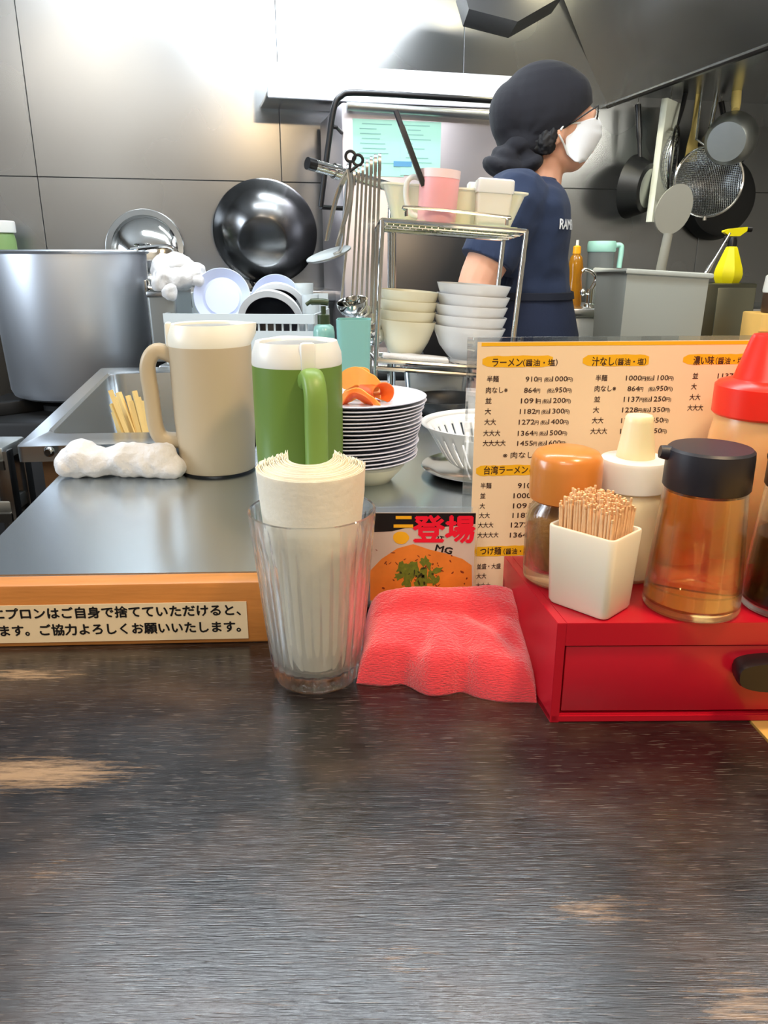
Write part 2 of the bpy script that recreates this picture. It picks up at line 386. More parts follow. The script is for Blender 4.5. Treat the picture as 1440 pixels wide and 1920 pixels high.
# sink
sz = .073
A0, A1 = PZ(30, 838, sz), PZ(190, 690, sz); F1_ = PZ(345, 829, sz)
fd = (F1_-A0).normalized(); A2 = A0+fd*.285; A3 = A1+fd*.33
t = thing('sink_unit', 'stainless steel sink with a raised rim behind the rolled towel', 'sink', (A0.x, A0.y, 0))
def inset(p, q): return p+(q-p)
i0, i1 = PZ(92, 811, sz), PZ(207, 698, sz); i2 = A2+(A3-A2).normalized()*.07-fd*.03; i3 = A3-(A3-A2).normalized()*.05-fd*.03
o_ = Vector((A0.x, A0.y, 0))
def rnd(poly, r, n=5):                                     # rounded polygon
    out = []; m = len(poly)
    for i in range(m):
        p, a, b = poly[i], poly[i-1], poly[(i+1) % m]
        a1 = p+(a-p).normalized()*r; b1 = p+(b-p).normalized()*r
        for k in range(n+1):
            s_ = k/n; out.append(a1*(1-s_)**2+p*2*s_*(1-s_)+b1*s_*s_)
    return out
outer = [p-o_ for p in rnd([A0, A2, A3, A1], .008)]; inn = [p-o_ for p in rnd([i0, i2, i3, i1], .03)]
dn = lambda L_, dz, k=1: [(lambda c: [c+(p-c)*k+Vector((0, 0, dz)) for p in L_])(sum(L_, Vector())/len(L_))][0]
bm = B(); loft(bm, [dn(outer, -.020), outer, dn(inn, 0, 1.03), dn(inn, -.004, 1.0), dn(inn, -.17, .93), dn(inn, -.185, .86)], cap=False)
n0 = len(outer); fs = [v for v in bm.verts][-n0:]; bm.faces.new(fs); obj('basin', bm, M['steel'], t, ang=30)
bm = B(); lathe(bm, [(0, 0), (.03, 0), (.032, .003), (.02, .004), (0, .002)], 24, Matrix.Translation(sum(inn, Vector())/len(inn)+Vector((0, 0, -.1846)))); obj('drain', bm, M['chrome'], t)
bm = B(); sc = PY(95, 845, A0.y+.002)-o_; lathe(bm, [(0, .006), (.004, .006), (.0065, .003), (.007, 0), (0, 0)], 20, Matrix.Translation(sc+Vector((0, -.004, 0))) @ Matrix.Rotation(PI/2, 4, 'X')); obj('screw', bm, M['chrome'], t)
bm = B(); c4 = [A0+fd*.03+(A1-A0).normalized()*.02, A2+(A1-A0).normalized()*.02, A3, A1+fd*.03]
prism(bm, [(p.x-o_.x, p.y-o_.y) for p in c4], FZ, -.12); obj('cabinet', bm, mat('brown_panel', (92, 66, 44), .5), t, False)
bm = B(); p0 = A0+fd*.025+(A1-A0).normalized()*.015; loft(bm, [[p-o_+Vector((0, 0, z)) for p in (p0, A2-fd*.01, A2-fd*.01+Vector((0, .012, 0)), p0+Vector((0, .012, 0)))] for z in (-.12-sz, .052-sz)]); obj('front_panel', bm, mat('brown_steel', (120, 92, 66), .4, .7), t, False)

# shelves in the dark gap left of the sink
t = thing('low_shelf_rack', 'grey shelf rack in the dark gap beside the sink', 'shelf', (-.685, 1.045, FZ))
for z in (.045, -.03):
    bm = B(); box(bm, (-.11, 0, z-FZ), (.56, .07, .02), .003); obj('shelf', bm, M['dull'], t)
for z in (.03, -.045):
    bm = B(); box(bm, (-.11, -.0355, z-FZ), (.56, .004, .012)); obj('shelf_lip', bm, M['dark_steel'], t)
for x in (-.385, .165):
    for y in (-.024, .024):
        bm = B(); box(bm, (x, y, (.05-FZ)/2), (.02, .02, .05-FZ), .002); obj('leg', bm, M['dark_steel'], t)
bm = B(); box(bm, (0, 0, .02), (.12, .06, .04), .006); o = obj('plastic_tub', bm, mat('grey_plastic', (120, 130, 132), .5)); o.location = (-.66, 1.045, .0005); tag(o, 'small grey tub on the low shelf rack', 'tub')

# stove under the stock pot
t = thing('gas_stove', 'black iron gas stove under the stock pot', 'stove', (-.77, 1.875, FZ))
bm = B(); box(bm, (0, 0, (-.05-FZ)/2), (.5, .39, -.05-FZ), .01); obj('stove_body', bm, M['soot'], t)
for i in range(4):
    bm = B(); an = PI/4+i*PI/2; box(bm, (0, 0, 0), (.16, .018, .03), .003, Matrix.Translation((.12*math.cos(an), .12*math.sin(an), -.035-FZ)) @ Matrix.Rotation(an, 4, 'Z')); obj('pan_support', bm, M['soot'], t)
bm = B(); lathe(bm, [(0, 0), (.07, 0), (.07, .012), (.05, .02), (0, .02)], 32, Matrix.Translation((0, 0, -.05-FZ))); obj('burner', bm, M['soot'], t)
# worktable behind the sink
t = thing('back_worktable', 'steel worktable behind the sink under the dish rack', 'table', (-.2, 1.90, FZ))
TZ = .07
bm = B(); box(bm, (0, 0, TZ-FZ-.02), (.60, .36, .04), .004); obj('table_top', bm, M['steel'], t)
for x in (-.28, .28):
    for y in (-.15, .15):
        bm = B(); tube(bm, [(x, y, 0), (x, y, TZ-FZ-.03)], .018, 10); obj('leg', bm, M['dull'], t)
bm = B(); box(bm, (0, .05, .35), (.56, .25, .02), .003); obj('under_shelf', bm, M['dull'], t)
# ledge along the wall
LZ = .205
lc = WC-WN*.13-WU*.42
t = thing('steel_wall_ledge', 'narrow steel ledge along the back wall behind the pot', 'ledge', (lc.x, lc.y, 0), R(WY))
bm = B(); box(bm, (-.12, 0, LZ-.015), (1.35, .24, .03), .004); obj('ledge_top', bm, M['steel'], t)
bm = B(); box(bm, (-.1, .02, (LZ-.03+FZ)/2), (1.3, .18, LZ-.03-FZ)); obj('ledge_cabinet', bm, M['dark_steel'], t, False)

# ------------------------------------------------------------------ things on the dark counter
# tumbler full of paper napkins
gp = PZ(595, 1262, 0)
t = thing('glass_tumbler', 'tall ribbed clear glass tumbler full of paper napkins', 'glass', gp)
bm = B(); GH = .132
def rib(x, y, z, a):
    k = 1-.034*(.5+.5*math.cos(28*a))**2*min(1, max(0, (z-.004)/.006))*min(1, max(0, (.112-z)/.008)); return x*k, y*k
ro = lambda z: .0325+(.0452-.0325)*(z/GH)**.9
prof = [(0, .003), (.020, .003), (.026, .0005), (.0305, .0005), (.0325, .004)]+[(ro(z), z) for z in (.010, .02, .04, .06, .08, .10, .106, .112, .12, .128)]+[(.0449, .1312), (.0440, GH), (.0431, .1312)]
prof += [(ro(z)-.0026, z) for z in (.12, .10, .07, .04, .02)]+[(.0278, .0125), (.024, .0105), (0, .0105)]
lathe(bm, prof, 168, fn=rib); obj('tumbler_body', bm, M['glass'], t)
nap_m = mat('napkin_paper', (252, 244, 220), .85, bump=.2, bscale=200, sss=.2, sssr=(.004, .003, .002))
random.seed(3); NN = 30
for k in range(NN):
    f = k/(NN-1); e0_ = R(-90)-R(104-6*f+random.uniform(-9, 9)); e1_ = R(-90)+R(104-6*f+random.uniform(-9, 9))
    zt = .1605+.006*f+random.uniform(-.0008, .0008); zb = .0125
    bm = B(); rings = []
    n = 40
    for zz in (zb, .04, .08, .12, .145, zt):
        g = zz/.165; R0 = .0245+(.0382-.0245)*g; rr = R0-.00075*k*(.55+.45*g)
        ring = []
        for i in range(n+1):
            s_ = i/n; an = e0_+(e1_-e0_)*s_; ee = abs(s_-.5)*2
            r2 = rr*(1+.0*ee)-.004*f*ee**3*(1-g)+(random.uniform(-.0012, .0012)*ee**4*g)
            dz = (zz == zt)*(.003*ee**2+.003*f*ee**4)
            ring.append(Vector((r2*math.cos(an), r2*math.sin(an)*(.92), zz+dz)))
        rings.append(ring)
    th = .00022
    q = []
    for rg in rings:
        inner = [p*1.0 for p in rg]; inn_ = [Vector((p.x*(1-th/max(.004, math.hypot(p.x, p.y))), p.y*(1-th/max(.004, math.hypot(p.x, p.y))), p.z)) for p in rg]
        q.append(inner+inn_[::-1])
    loft(bm, q); o = obj('paper_napkin', bm, nap_m); o.location = gp
    tag(o, 'outermost of the curled white paper napkins in the ribbed tumbler' if k == 0 else ('innermost of the curled white paper napkins in the ribbed tumbler' if k == NN-1 else 'white paper napkin nested in the curled stack in the tumbler'), 'napkin', 'paper napkins in the glass tumbler')

# red folded towel
def terry(name, col):
    m = mat(name, col, .95, sheen=.6, bump=1.0, bscale=330, stretch=(.8, 3.2, 3.2), var=.12, vscale=300, sss=.08); return m
bm = B(); tp = PZ(838, 1230, 0)
bl, br = PZ(668, 1282, 0), PZ(1006, 1318, 0); tl, tr = PZ(686, 1150, .02), PZ(976, 1150, .02)
NS, NT = 130, 80; top = []; bot = []
for j in range(NT+1):
    tt = (j/NT)**1.6; rt = []; rb = []
    for i in range(NS+1):
        s_ = (i/NS)*.55+.45*(.5-.5*math.cos(PI*i/NS)); S2 = s_*2-1
        x0 = bl.x+(tl.x-bl.x)*tt**.8; x1 = br.x+(tr.x-br.x)*tt**.8
        y0 = bl.y+(br.y-bl.y)*s_; wav = -.006*math.exp(-((s_-.42)/.10)**2)-.004*math.exp(-((s_-.8)/.14)**2)+.006*math.exp(-((s_-.27)/.07)**2)+.004*math.exp(-((s_-.6)/.05)**2)
        y1 = .553; y = y0+wav*(1-tt)**2+(y1-y0)*tt; x = x0+(x1-x0)*s_
        edge = (max(0, 1-abs(S2)**7))**.36; fr = (1-(1-min(1, tt/.17))**2.2)**.5; bk = max(0, 1-max(0, (tt-.85)/.15)**3)**.5
        hgt = .026+.026*min(1, tt/.85)
        lob = .20*math.exp(-((s_-.33-.12*tt)/.05)**2)+.16*math.exp(-((s_-.63+.10*tt)/.05)**2)+.10*math.exp(-((s_-.88)/.04)**2)
        hgt *= 1-lob*max(0, 1-tt/.55)
        fold = .0065/(1+math.exp(-(tt-.64-.05*math.sin(s_*5)-.12*(s_-.5))/.022))*min(1, .25+s_*2)
        cre = -.007*math.exp(-(((s_-.62)-(.72-tt)*.6)/.075)**2)*math.exp(-((tt-.48)/.2)**2)
        cre2 = .005*math.exp(-((s_-.80)/.12)**2-((tt-.45)/.13)**2)
        nz = .0040*noise.noise(Vector((x*28, y*28, 2)))+.0012*noise.noise(Vector((x*70, y*70, 5)))+.0004*noise.noise(Vector((x*600, y*600, 5)))
        z = max(.0012, (hgt+fold+cre+cre2+nz)*edge*fr*bk)
        rt.append(bm.verts.new(Vector((x, y, z))-tp)); rb.append(None)
    top.append(rt)
for j in range(NT):
    for i in range(NS): bm.faces.new((top[j][i], top[j][i+1], top[j+1][i+1], top[j+1][i]))
loop = top[0]+[r[-1] for r in top[1:]]+top[-1][-2::-1]+[r[0] for r in top[-2:0:-1]]
low = [bm.verts.new((v.co.x, v.co.y, 0)) for v in loop]; n = len(loop)
for k in range(n): bm.faces.new((loop[k], low[k], low[(k+1) % n], loop[(k+1) % n]))
bm.faces.new(low)
o = obj('folded_towel', bm, terry('red_terry', (244, 62, 74)), ang=180); o.location = tp; tag(o, 'folded bright red terry towel between the tumbler and the red box', 'towel')

# red drawer box
rp = PZ(1031, 1355, 0); RY = R(.6); BW, BD, BH = .285, .118, .0745
t = thing('seasoning_box', 'red lacquered condiment box with a drawer and a black pull', 'box', rp, RY)
red = mat('red_lacquer', (186, 16, 38), .32, coat=.25, var=.08, vscale=12)
bm = B(); sk = -.016
def bx(x0, x1, y0, y1, z0, z1, bev=.001):                  # box following the skewed left side
    f = lambda x, y: x+(sk*y/BD if x < .02 else 0)
    vs = []
    for z in (z0, z1):
        vs.append([bm.verts.new((f(x, y), y, z)) for (x, y) in ((x0, y0), (x1, y0), (x1, y1), (x0, y1))])
    a, b = vs; fs = [bm.faces.new(a[::-1]), bm.faces.new(b)]+[bm.faces.new((a[k], a[(k+1) % 4], b[(k+1) % 4], b[k])) for k in range(4)]
    if bev: bmesh.ops.bevel(bm, geom=list({e for q in fs for e in q.edges}), offset=bev, segments=2, affect='EDGES')
bx(.00595, BW-.00595, .0, BD, BH-.0165, BH, .0003); bx(0, .006, 0, BD, 0, BH, .0003); bx(BW-.006, BW, 0, BD, 0, BH, .0003); bx(0, BW, 0, BD, 0, .006); bx(0, BW, BD-.006, BD, .0, BH-.0166)
obj('box_case', bm, red, t)
bm = B(); box(bm, (BW/2, .006, .0325), (BW-.0145, .009, .049), .0008); box(bm, (BW/2, .06, .03), (BW-.03, .1, .04), .001); dw = obj('drawer', bm, red, t)
bm = B(); hx = .142
loft(bm, [[Vector((hx+a*k, y, zc+b*k2)) for (a, b) in [(.026*math.cos(q), (.0095 if math.sin(q) > 0 else .013)*math.copysign(abs(math.sin(q))**.6, math.sin(q))) for q in [2*PI*i/28 for i in range(28)]]] for (y, k, k2, zc) in ((.0015, .9, .9, .043), (-.003, .95, .95, .043), (-.011, 1, 1, .043), (-.014, .97, .93, .043))])
obj('drawer_pull', bm, M['black'], dw)
BZ = BH
def rec(name, prof, m, t, n=48, M_=None, fn=None, ang=40):
    bm = B(); lathe(bm, prof, n, M_, fn); return obj(name, bm, m, t, ang=ang)
# wooden-topped shaker
p = PZ(1046, 1086, BZ); t = thing('pepper_shaker', 'glass shaker of brown spice with a round orange wooden top', 'shaker', p)
rec('glass_jar', [(0, .001), (.022, .001), (.0256, .004), (.0262, .012), (.0262, .045), (.025, .054), (.0205, .060), (.0195, .066), (.0178, .066), (.0185, .060), (.0232, .053), (.0244, .045), (.0244, .016), (.021, .011), (0, .011)], M['glass'], t)
rec('spice_fill', [(0, .0115), (.0205, .0115), (.0242, .0165), (.0242, .045), (.0215, .0525), (0, .053)], mat('spice', (168, 118, 58), .9, var=.2, vscale=300, bump=.4, bscale=500), t)
rec('wooden_top', [(0, .062), (.0225, .062), (.0246, .0635), (.0250, .068), (.0250, .086), (.0242, .0925), (.0215, .0965), (.016, .0985), (0, .0992)], mat('turned_wood', (206, 128, 56), .28, var=.2, vscale=20, stretch=(1, 1, .25), coat=.3), t)
# white nozzle squeeze bottle
p = PZ(1187, 1075, BZ); p = Vector((PY(1190, 870, .534).x, .534, BZ)); t = thing('squeeze_bottle', 'translucent white squeeze bottle with a cream cone nozzle', 'bottle', p)
rec('bottle_body', [(0, 0), (.022, 0), (.0255, .004), (.0258, .05), (.0245, .06), (.0225, .064), (.0225, .068), (0, .068)], mat('milky_plastic', (232, 214, 176), .3, sss=.5, sssr=(.02, .015, .01)), t)
rec('screw_cap', [(0, .0665), (.0235, .0665), (.0245, .0675), (.0245, .086), (.0235, .0885), (.016, .0895), (0, .0895)], M['white'], t, 60, fn=lambda x, y, z, a: (x*(1+.006*math.cos(60*a)*(z < .084)), y*(1+.006*math.cos(60*a)*(z < .084))))
rec('cone_nozzle', [(0, .089), (.0135, .089), (.0132, .092), (.0098, .115), (.0096, .118), (.0085, .1195), (0, .12)], mat('cream_plastic', (240, 228, 184), .35, sss=.2), t)
# red capped squeeze bottle
p = Vector((PY(1432, 760, .548).x, .548, BZ)); t = thing('sauce_bottle', 'tall squeeze bottle of orange sauce with a bright red cap', 'bottle', p)
rec('bottle_body', [(0, 0), (.031, 0), (.0345, .004), (.0350, .02), (.0350, .085), (.034, .102), (.0315, .115), (.030, .122), (0, .122)], mat('sauce_plastic', (236, 176, 118), .28, sss=.6, sssr=(.03, .015, .006)), t)
rec('red_cap', [(0, .117), (.033, .117), (.0345, .1185), (.0345, .138), (.032, .1405), (.0235, .143), (.0225, .145), (.0150, .171), (.0135, .1735), (0, .174)], mat('red_plastic', (240, 46, 30), .3, sss=.2, sssr=(.01, .002, .001)), t)
# vinegar bottle and soy sauce bottle
def dispenser(p, rz, label, liquid, level):
    t = thing('pour_bottle', label, 'bottle', p, rz, 'black capped pour bottles on the red box')
    zt = .088
    ro_ = lambda z: .0315-.0058*(z/zt)**1.15
    zs_ = [.003, .008, .02, .035, .05, .065, .08, zt]
    rec('glass_body', [(0, .0005), (.027, .0005), (.0305, .0015)]+[(ro_(z), z) for z in zs_]+[(ro_(z)-.0018, z) for z in zs_[:0:-1]]+[(.027, .0055), (0, .005)], M['glass'], t, 64)
    lz = [z for z in (.0062, .02, .035, .05, .065, .08) if z < level]+[level]
    rec('liquid', [(0, .0054)]+[(.0268, .0058)]+[(ro_(max(z, .008))-.00185, max(z, .008)) for z in lz]+[(0, level)], liquid, t, 64)
    rec('black_cap', [(0, zt-.004), (.0262, zt-.004), (.0270, zt-.003), (.0268, .105), (.0264, .109), (.0248, .1105), (0, .1112)], M['soft_black'], t, 64)
    bm = B(); tube(bm, [(-.022, 0, .1055), (-.029, 0, .1065), (-.0315, 0, .1068)], [.005, .0045, .004], 14); obj('spout', bm, M['soft_black'], t)
    return t
amber = mat('amber_vinegar', (255, 212, 132), .02, trans=1, ior=1.33)
soy = mat('soy_sauce', (40, 10, 4), .05, spec=.5)
p = PZ(1293, 1135, BZ); dispenser(p, R(-5), 'glass pour bottle of amber vinegar with a matt black cap', amber, .082)
p = PZ(1478, 1137, BZ); dispenser(p, R(10), 'glass pour bottle of black soy sauce beside the amber one', soy, .052)
# toothpick holder
pf = PZ(1137, 1172, BZ); l_ = Vector((-.70, .714, 0)).normalized(); r_ = Vector((l_.y, -l_.x, 0)); HS1, HS2, HH = .050, .0385, .0565
pc = pf+l_*HS1/2+r_*HS2/2; ha = math.atan2(r_.y, r_.x)
t = thing('toothpick_holder', 'white porcelain toothpick holder standing at the corner of the red box', 'holder', pc, ha)
bm = B()
def rsq(w, d, r, z, n=6):
    return [Vector((sx*(w/2-r)+r*math.cos(q), sy*(d/2-r)+r*math.sin(q), z)) for (sx, sy, q0) in ((1, 1, 0), (-1, 1, PI/2), (-1, -1, PI), (1, -1, 1.5*PI)) for q in [q0+PI/2*i/n for i in range(n+1)]]
loft(bm, [rsq(HS2-.012, HS1-.012, .004, 0), rsq(HS2-.006, HS1-.006, .005, .0008), rsq(HS2-.004, HS1-.004, .005, .003), rsq(HS2, HS1, .005, HH-.001), rsq(HS2-.0008, HS1-.0008, .0047, HH), rsq(HS2-.0042, HS1-.0042, .0032, HH), rsq(HS2-.005, HS1-.005, .003, HH-.001), rsq(HS2-.007, HS1-.007, .003, .004), rsq(HS2-.010, HS1-.010, .003, .0035)])
obj('holder_body', bm, mat('porcelain', (238, 226, 204), .3, sss=.2), t)
tpm = mat('toothpick_wood', (236, 190, 140), .7, var=.15, vscale=300)
bm = B(); tube(bm, [(0, 0, 0), (0, 0, .004), (0, 0, .062), (0, 0, .0632), (0, 0, .0636), (0, 0, .0655)], [.0003, .0008, .00085, .0006, .00085, .0008], 7)
tp0 = obj('toothpick', bm, tpm); tp0.rotation_mode = 'XYZ'
Mh = Matrix.Translation(pc) @ Matrix.Rotation(ha, 4, 'Z'); random.seed(11); first = True; k = 0
nx_, ny_ = 14, 19
for i in range(nx_):
    for j in range(ny_):
        fx, fy = (i+.5)/nx_-.5, (j+.5)/ny_-.5
        o = tp0 if first else tp0.copy()
        if not first: COL.objects.link(o)
        first = False
        lx, ly = fx*(HS2-.0105), fy*(HS1-.0105)
        tx, ty = random.gauss(0, .03)+fx*.06, random.gauss(0, .03)+fy*.07
        dome = .0085*(1-(2*fx)**2*.6-(2*fy)**2*.5)
        lo_ = Vector((lx-tx*.045+random.uniform(-.0004, .0004), ly-ty*.045+random.uniform(-.0004, .0004), .0055+dome+random.gauss(0, .0018)))
        d_ = Vector((tx, ty, 1)).normalized(); Q = d_.to_track_quat('Z', 'Y').to_matrix().to_4x4()
        o.matrix_world = Mh @ Matrix.Translation(lo_) @ Q
        tag(o, 'wooden toothpick standing in the white porcelain holder', 'toothpick', 'toothpicks in the porcelain holder')

# ------------------------------------------------------------------ menu and flyer
mp0 = PZ(874, 1190, 0); MYW = R(4); mu = Vector((math.cos(MYW), math.sin(MYW), 0)); mn = Vector((-math.sin(MYW), math.cos(MYW), 0))
t = thing('menu_stand', 'clear acrylic menu stand with a cream ramen price list', 'menu', mp0, MYW)
Mi = (Matrix.Translation(mp0) @ Matrix.Rotation(MYW, 4, 'Z')).inverted()
def mq(u, v): q = Mi @ PP(u, v, mp0, mn); return q.x, q.z
mw = .30; mh = mq(892, 634)[1]; x0, z0 = mq(890, 638)
bm = B(); box(bm, (mw/2-.004, .0062, mh/2), (mw+.004, .002, mh), .0004); box(bm, (mw/2-.004, .0105, .0015), (mw+.004, .009, .002), .0004); obj('acrylic_holder', bm, M['acrylic'], t)
bm = B(); xl = mq(897, 690)[0]; xl0 = mq(884, 1000)[0]; zt_ = mq(1100, 641)[1]
box(bm, ((xl0+mw-.008)/2, .0045, (zt_+.003)/2), (mw-.008-xl0, .0006, zt_-.003)); pg = obj('menu_sheet', bm, M['paper'], t, False)
yel = mat('yellow_marker', (238, 184, 30), .5)
Mt = Matrix.Translation((0, .0040, 0)) @ Matrix.Rotation(PI/2, 4, 'X')
Mhl = Matrix.Translation((0, .00412, 0)) @ Matrix.Rotation(PI/2, 4, 'X')
bm = B(); za = mq(1100, 649)[1]
prism(bm, [(xl0+.003, za), (mw-.012, za), (mw-.012, zt_-.0005), (xl0+.003, zt_-.0005)], 0, .00005, Mhl)
random.seed(5)
for (ua, ub, va, vb) in ((906, 1040, 667, 691), (1095, 1222, 665, 689), (1284, 1425, 664, 686), (894, 1010, 873, 896), (886, 1000, 1025, 1048)):
    (xa_, zb_), (xb_, zc_) = mq(ua, vb), mq(ub, va); nn = 14; topl = []; botl = []
    for i in range(nn+1):
        s_ = i/nn; e = .25*math.exp(-(s_/.05)**2)+.15*math.exp(-((1-s_)/.05)**2)
        topl.append((xa_+(xb_-xa_)*s_, zc_-(zc_-zb_)*(e+random.uniform(0, .06)))); botl.append((xa_+(xb_-xa_)*s_, zb_+(zc_-zb_)*(e+random.uniform(0, .06))))
    prism(bm, botl+topl[::-1], 0, .00005, Mhl)
obj('yellow_highlight', bm, yel, pg, False)
bm = B()
def mt(s, u, v, w=None, h=14, bold=.014):                  # words whose base line starts at photo place (u, v)
    x, z = mq(u, v); return text_mesh(bm, s, x, z, (w*.000425 if w else None), h*.000425, bold, Mt)
for (u, v, s1, w1, s2, w2, k) in ((925, 688, 'ラーメン', 54, '（醤油・塩）', 62, 0), (1113, 686, '汁なし', 40, '（醤油・塩）', 56, 0), (1304, 684, '濃い味', 38, '（醤油・塩）', 56, 0), (909, 891, '台湾ラーメン', 82, '（醤油）', 40, 0), (902, 1043, 'つけ麺', 40, '（醤油・塩）', 54, 0)):
    mt(s1, u, v, w1, 17, .02); mt(s2, u+w1+4, v-1, w2, 13, .018)
def price(u, v, n1, n2, u2):
    x, z = mq(u, v); k = .000388
    x = text_mesh(bm, n1, x, z, len(n1)*7.9*k, 14*k, .012, Mt); text_mesh(bm, '円', x+.6*k, z, 7.4*k, 9.5*k, .012, Mt)
    xe = mq(u2, v)[0]; w2 = len(n2)*7.6*k
    text_mesh(bm, '円)', xe-10.5*k, z, 10.5*k, 9.5*k, .012, Mt); text_mesh(bm, n2, xe-11*k-w2, z, w2, 14*k, .012, Mt)
    text_mesh(bm, '(税込', xe-11.6*k-w2-15*k, z, 15*k, 9.5*k, .010, Mt)
rows = ['半麺', '肉なし※', '並', '大', '大大', '大大大', '大大大大']; wid = [21, 39, 11, 11, 21, 31, 42]
A_ = [(915, 717, 988, 1077, '910', '1000'), (913, 738, 985, 1075, '864', '950'), (912, 758, 979, 1073, '1091', '1200'), (911, 778, 977, 1071, '1182', '1300'), (910, 798, 975, 1069, '1272', '1400'), (908, 819, 973, 1066, '1364', '1500'), (907, 838, 972, 1064, '1455', '1600')]
for i, (u, v, u1, u2, n1, n2) in enumerate(A_): mt(rows[i], u, v, wid[i], 12); price(u1, v, n1, n2, u2)
B_ = [(1120, 715, 1177, 1267, '1000', '1100'), (1118, 735, 1180, 1265, '864', '950'), (1117, 755, 1173, 1262, '1137', '1250'), (1115, 775, 1170, 1260, '1228', '1350'), (1113, 795, 1168, 1257, '1319', '1450'), (1110, 815, 1166, 1254, '1410', '1550')]
for i, (u, v, u1, u2, n1, n2) in enumerate(B_): mt(rows[i], u, v, wid[i], 12); price(u1, v, n1, n2, u2)
for i, (u, v, n1) in enumerate(((1303, 711, '1137'), (1300, 731, '1228'), (1297, 751, '1319'), (1293, 771, '1410'))): mt(['並', '大', '大大', '大大大'][i], u, v, [10, 10, 20, 29][i], 12)
mt('1137円', 1350, 711, 44, 13)
mt('※ 肉なしは', 945, 861, 72, 13, .008)
C_ = [(903, 918, 973, '910'), (902, 937, 965, '1000'), (901, 956, 964, '1091'), (900, 974, 963, '1182'), (898, 992, 960, '1272'), (897, 1011, 958, '1364')]
for i, (u, v, u1, n1) in enumerate(C_):
    mt((rows[:1]+rows[2:])[i], u, v, [20, 10, 10, 20, 29, 40][i], 12); mt(n1, u1, v, len(n1)*8.3, 14)
for (u, v, s, w) in ((896, 1070, '並盛・大盛', 46), (895, 1088, '大大', 19), (894, 1106, '大大大', 28), (893, 1122, '大大大大', 38)): mt(s, u, v, w, 12)
obj('lettering', bm, M['ink'], pg, False)

# food flyer in its own small acrylic stand
fp = Vector((PY(790, 1120, .560).x, .560, 0)); t = thing('flyer_stand', 'small acrylic stand with a ramen flyer in black and red', 'flyer', fp)
def fq(u, v): q = PY(u, v, .5585); return q.x-fp.x, q.z
fl, ft = fq(694, 966)[0], fq(800, 963)[1]; fr = fq(893, 966)[0]
bm = B(); box(bm, ((fl+fr)/2-.001, .0025, (ft+.004)/2), (fr-fl+.006, .0018, ft+.004), .0003); box(bm, ((fl+fr)/2, .006, .0012), (fr-fl, .01, .002), .0004); obj('acrylic_holder', bm, M['acrylic'], t)
bm = B(); box(bm, ((fl+fr)/2, .0009, ft/2+.001), (fr-fl, .0004, ft-.002)); card = obj('flyer_card', bm, mat('flyer_background', (206, 188, 174), .4), t, False)
def fpoly(bm, pts, layer):
    prism(bm, pts, 0, .00004, Matrix.Translation((0, .00068-.00007*layer, 0)) @ Matrix.Rotation(PI/2, 4, 'X'))
def fpx(bm, L_, layer): fpoly(bm, [fq(*q) for q in L_], layer)
bm = B(); fpx(bm, [(694, 1000), (735, 998), (760, 992), (830, 990), (892, 984), (893, 964), (694, 964)], 0); obj('black_band', bm, M['blackink'], card, False)
def blob(bm, u, v, ru, rv, layer, n=26, jit=.08, rot=0):
    L_ = []
    for i in range(n):
        a = 2*PI*i/n; k = 1+random.uniform(-jit, jit); x, y = ru*math.cos(a)*k, rv*math.sin(a)*k
        L_.append((u+x*math.cos(rot)-y*math.sin(rot), v+x*math.sin(rot)+y*math.cos(rot)))
    fpx(bm, L_[::-1], layer)
random.seed(2)
bm = B(); fpx(bm, [(694, 1128), (886, 1128), (885, 1062), (868, 1050), (838, 1040), (805, 1032), (775, 1022), (745, 1030), (715, 1050), (694, 1072)][::1], 1); obj('soup_picture', bm, mat('soup_print', (226, 130, 48), .4, var=.25, vscale=60), card, False)
bm = B(); blob(bm, 752, 1010, 15, 12, 2, jit=.04); fpx(bm, [(742, 975), (772, 975), (772, 969), (742, 969)], 2); fpx(bm, [(738, 991), (775, 991), (775, 985), (738, 985)], 2); obj('yellow_print', bm, mat('yellow_print', (240, 178, 30), .4), card, False)
bm = B()
for k in range(46): blob(bm, random.uniform(705, 880), random.uniform(1030, 1118), random.uniform(1.2, 4.6), random.uniform(.7, 2.0), 2, 7, .3, random.uniform(-1, 1))
obj('chilli_flakes_print', bm, mat('chilli_print', (128, 52, 22), .5), card, False)
bm = B()
for k in range(26):
    a = random.uniform(0, 2*PI); r = random.random()**.6
    blob(bm, 785+40*r*math.cos(a), 1078+27*r*math.sin(a), random.uniform(6, 13), random.uniform(4, 9), 3+k*.03, 11, .45, random.uniform(0, 3))
obj('herb_print', bm, mat('herb_print', (104, 116, 34), .5, var=.5, vscale=400), card, False)
bm = B()
for k in range(12): blob(bm, random.gauss(783, 20), random.gauss(1082, 10), random.uniform(2, 6), random.uniform(1, 3), 4, 9, .5, random.uniform(0, 3))
obj('herb_shadow_print', bm, mat('dark_herb_print', (46, 52, 20), .5), card, False)
bm = B(); blob(bm, 760, 1122, 22, 13, 3, jit=.1); obj('red_garnish_print', bm, mat('garnish_print', (226, 40, 40), .4), card, False)
bm = B(); blob(bm, 815, 1124, 26, 9, 3, jit=.08); obj('egg_print', bm, mat('egg_print', (250, 206, 130), .4), card, False)
def ft_(bm, s, ua, va, ub, vb, layer, bold=.03, rz=0):
    (x0, z0), (x1, z1) = fq(ua, vb), fq(ub, va)
    Mx = Matrix.Translation((x0, .00068-.00007*layer, z0)) @ Matrix.Rotation(PI/2, 4, 'X') @ Matrix.Rotation(rz, 4, 'Z')
    text_mesh(bm, s, 0, 0, x1-x0, (z1-z0)*1.14, bold, Mx)
bm = B(); ft_(bm, '登', 775, 967, 834, 1014, 4, .036); ft_(bm, '場', 836, 967, 891, 1014, 4, .036); obj('red_lettering', bm, mat('red_print', (236, 20, 50), .4), card, False)
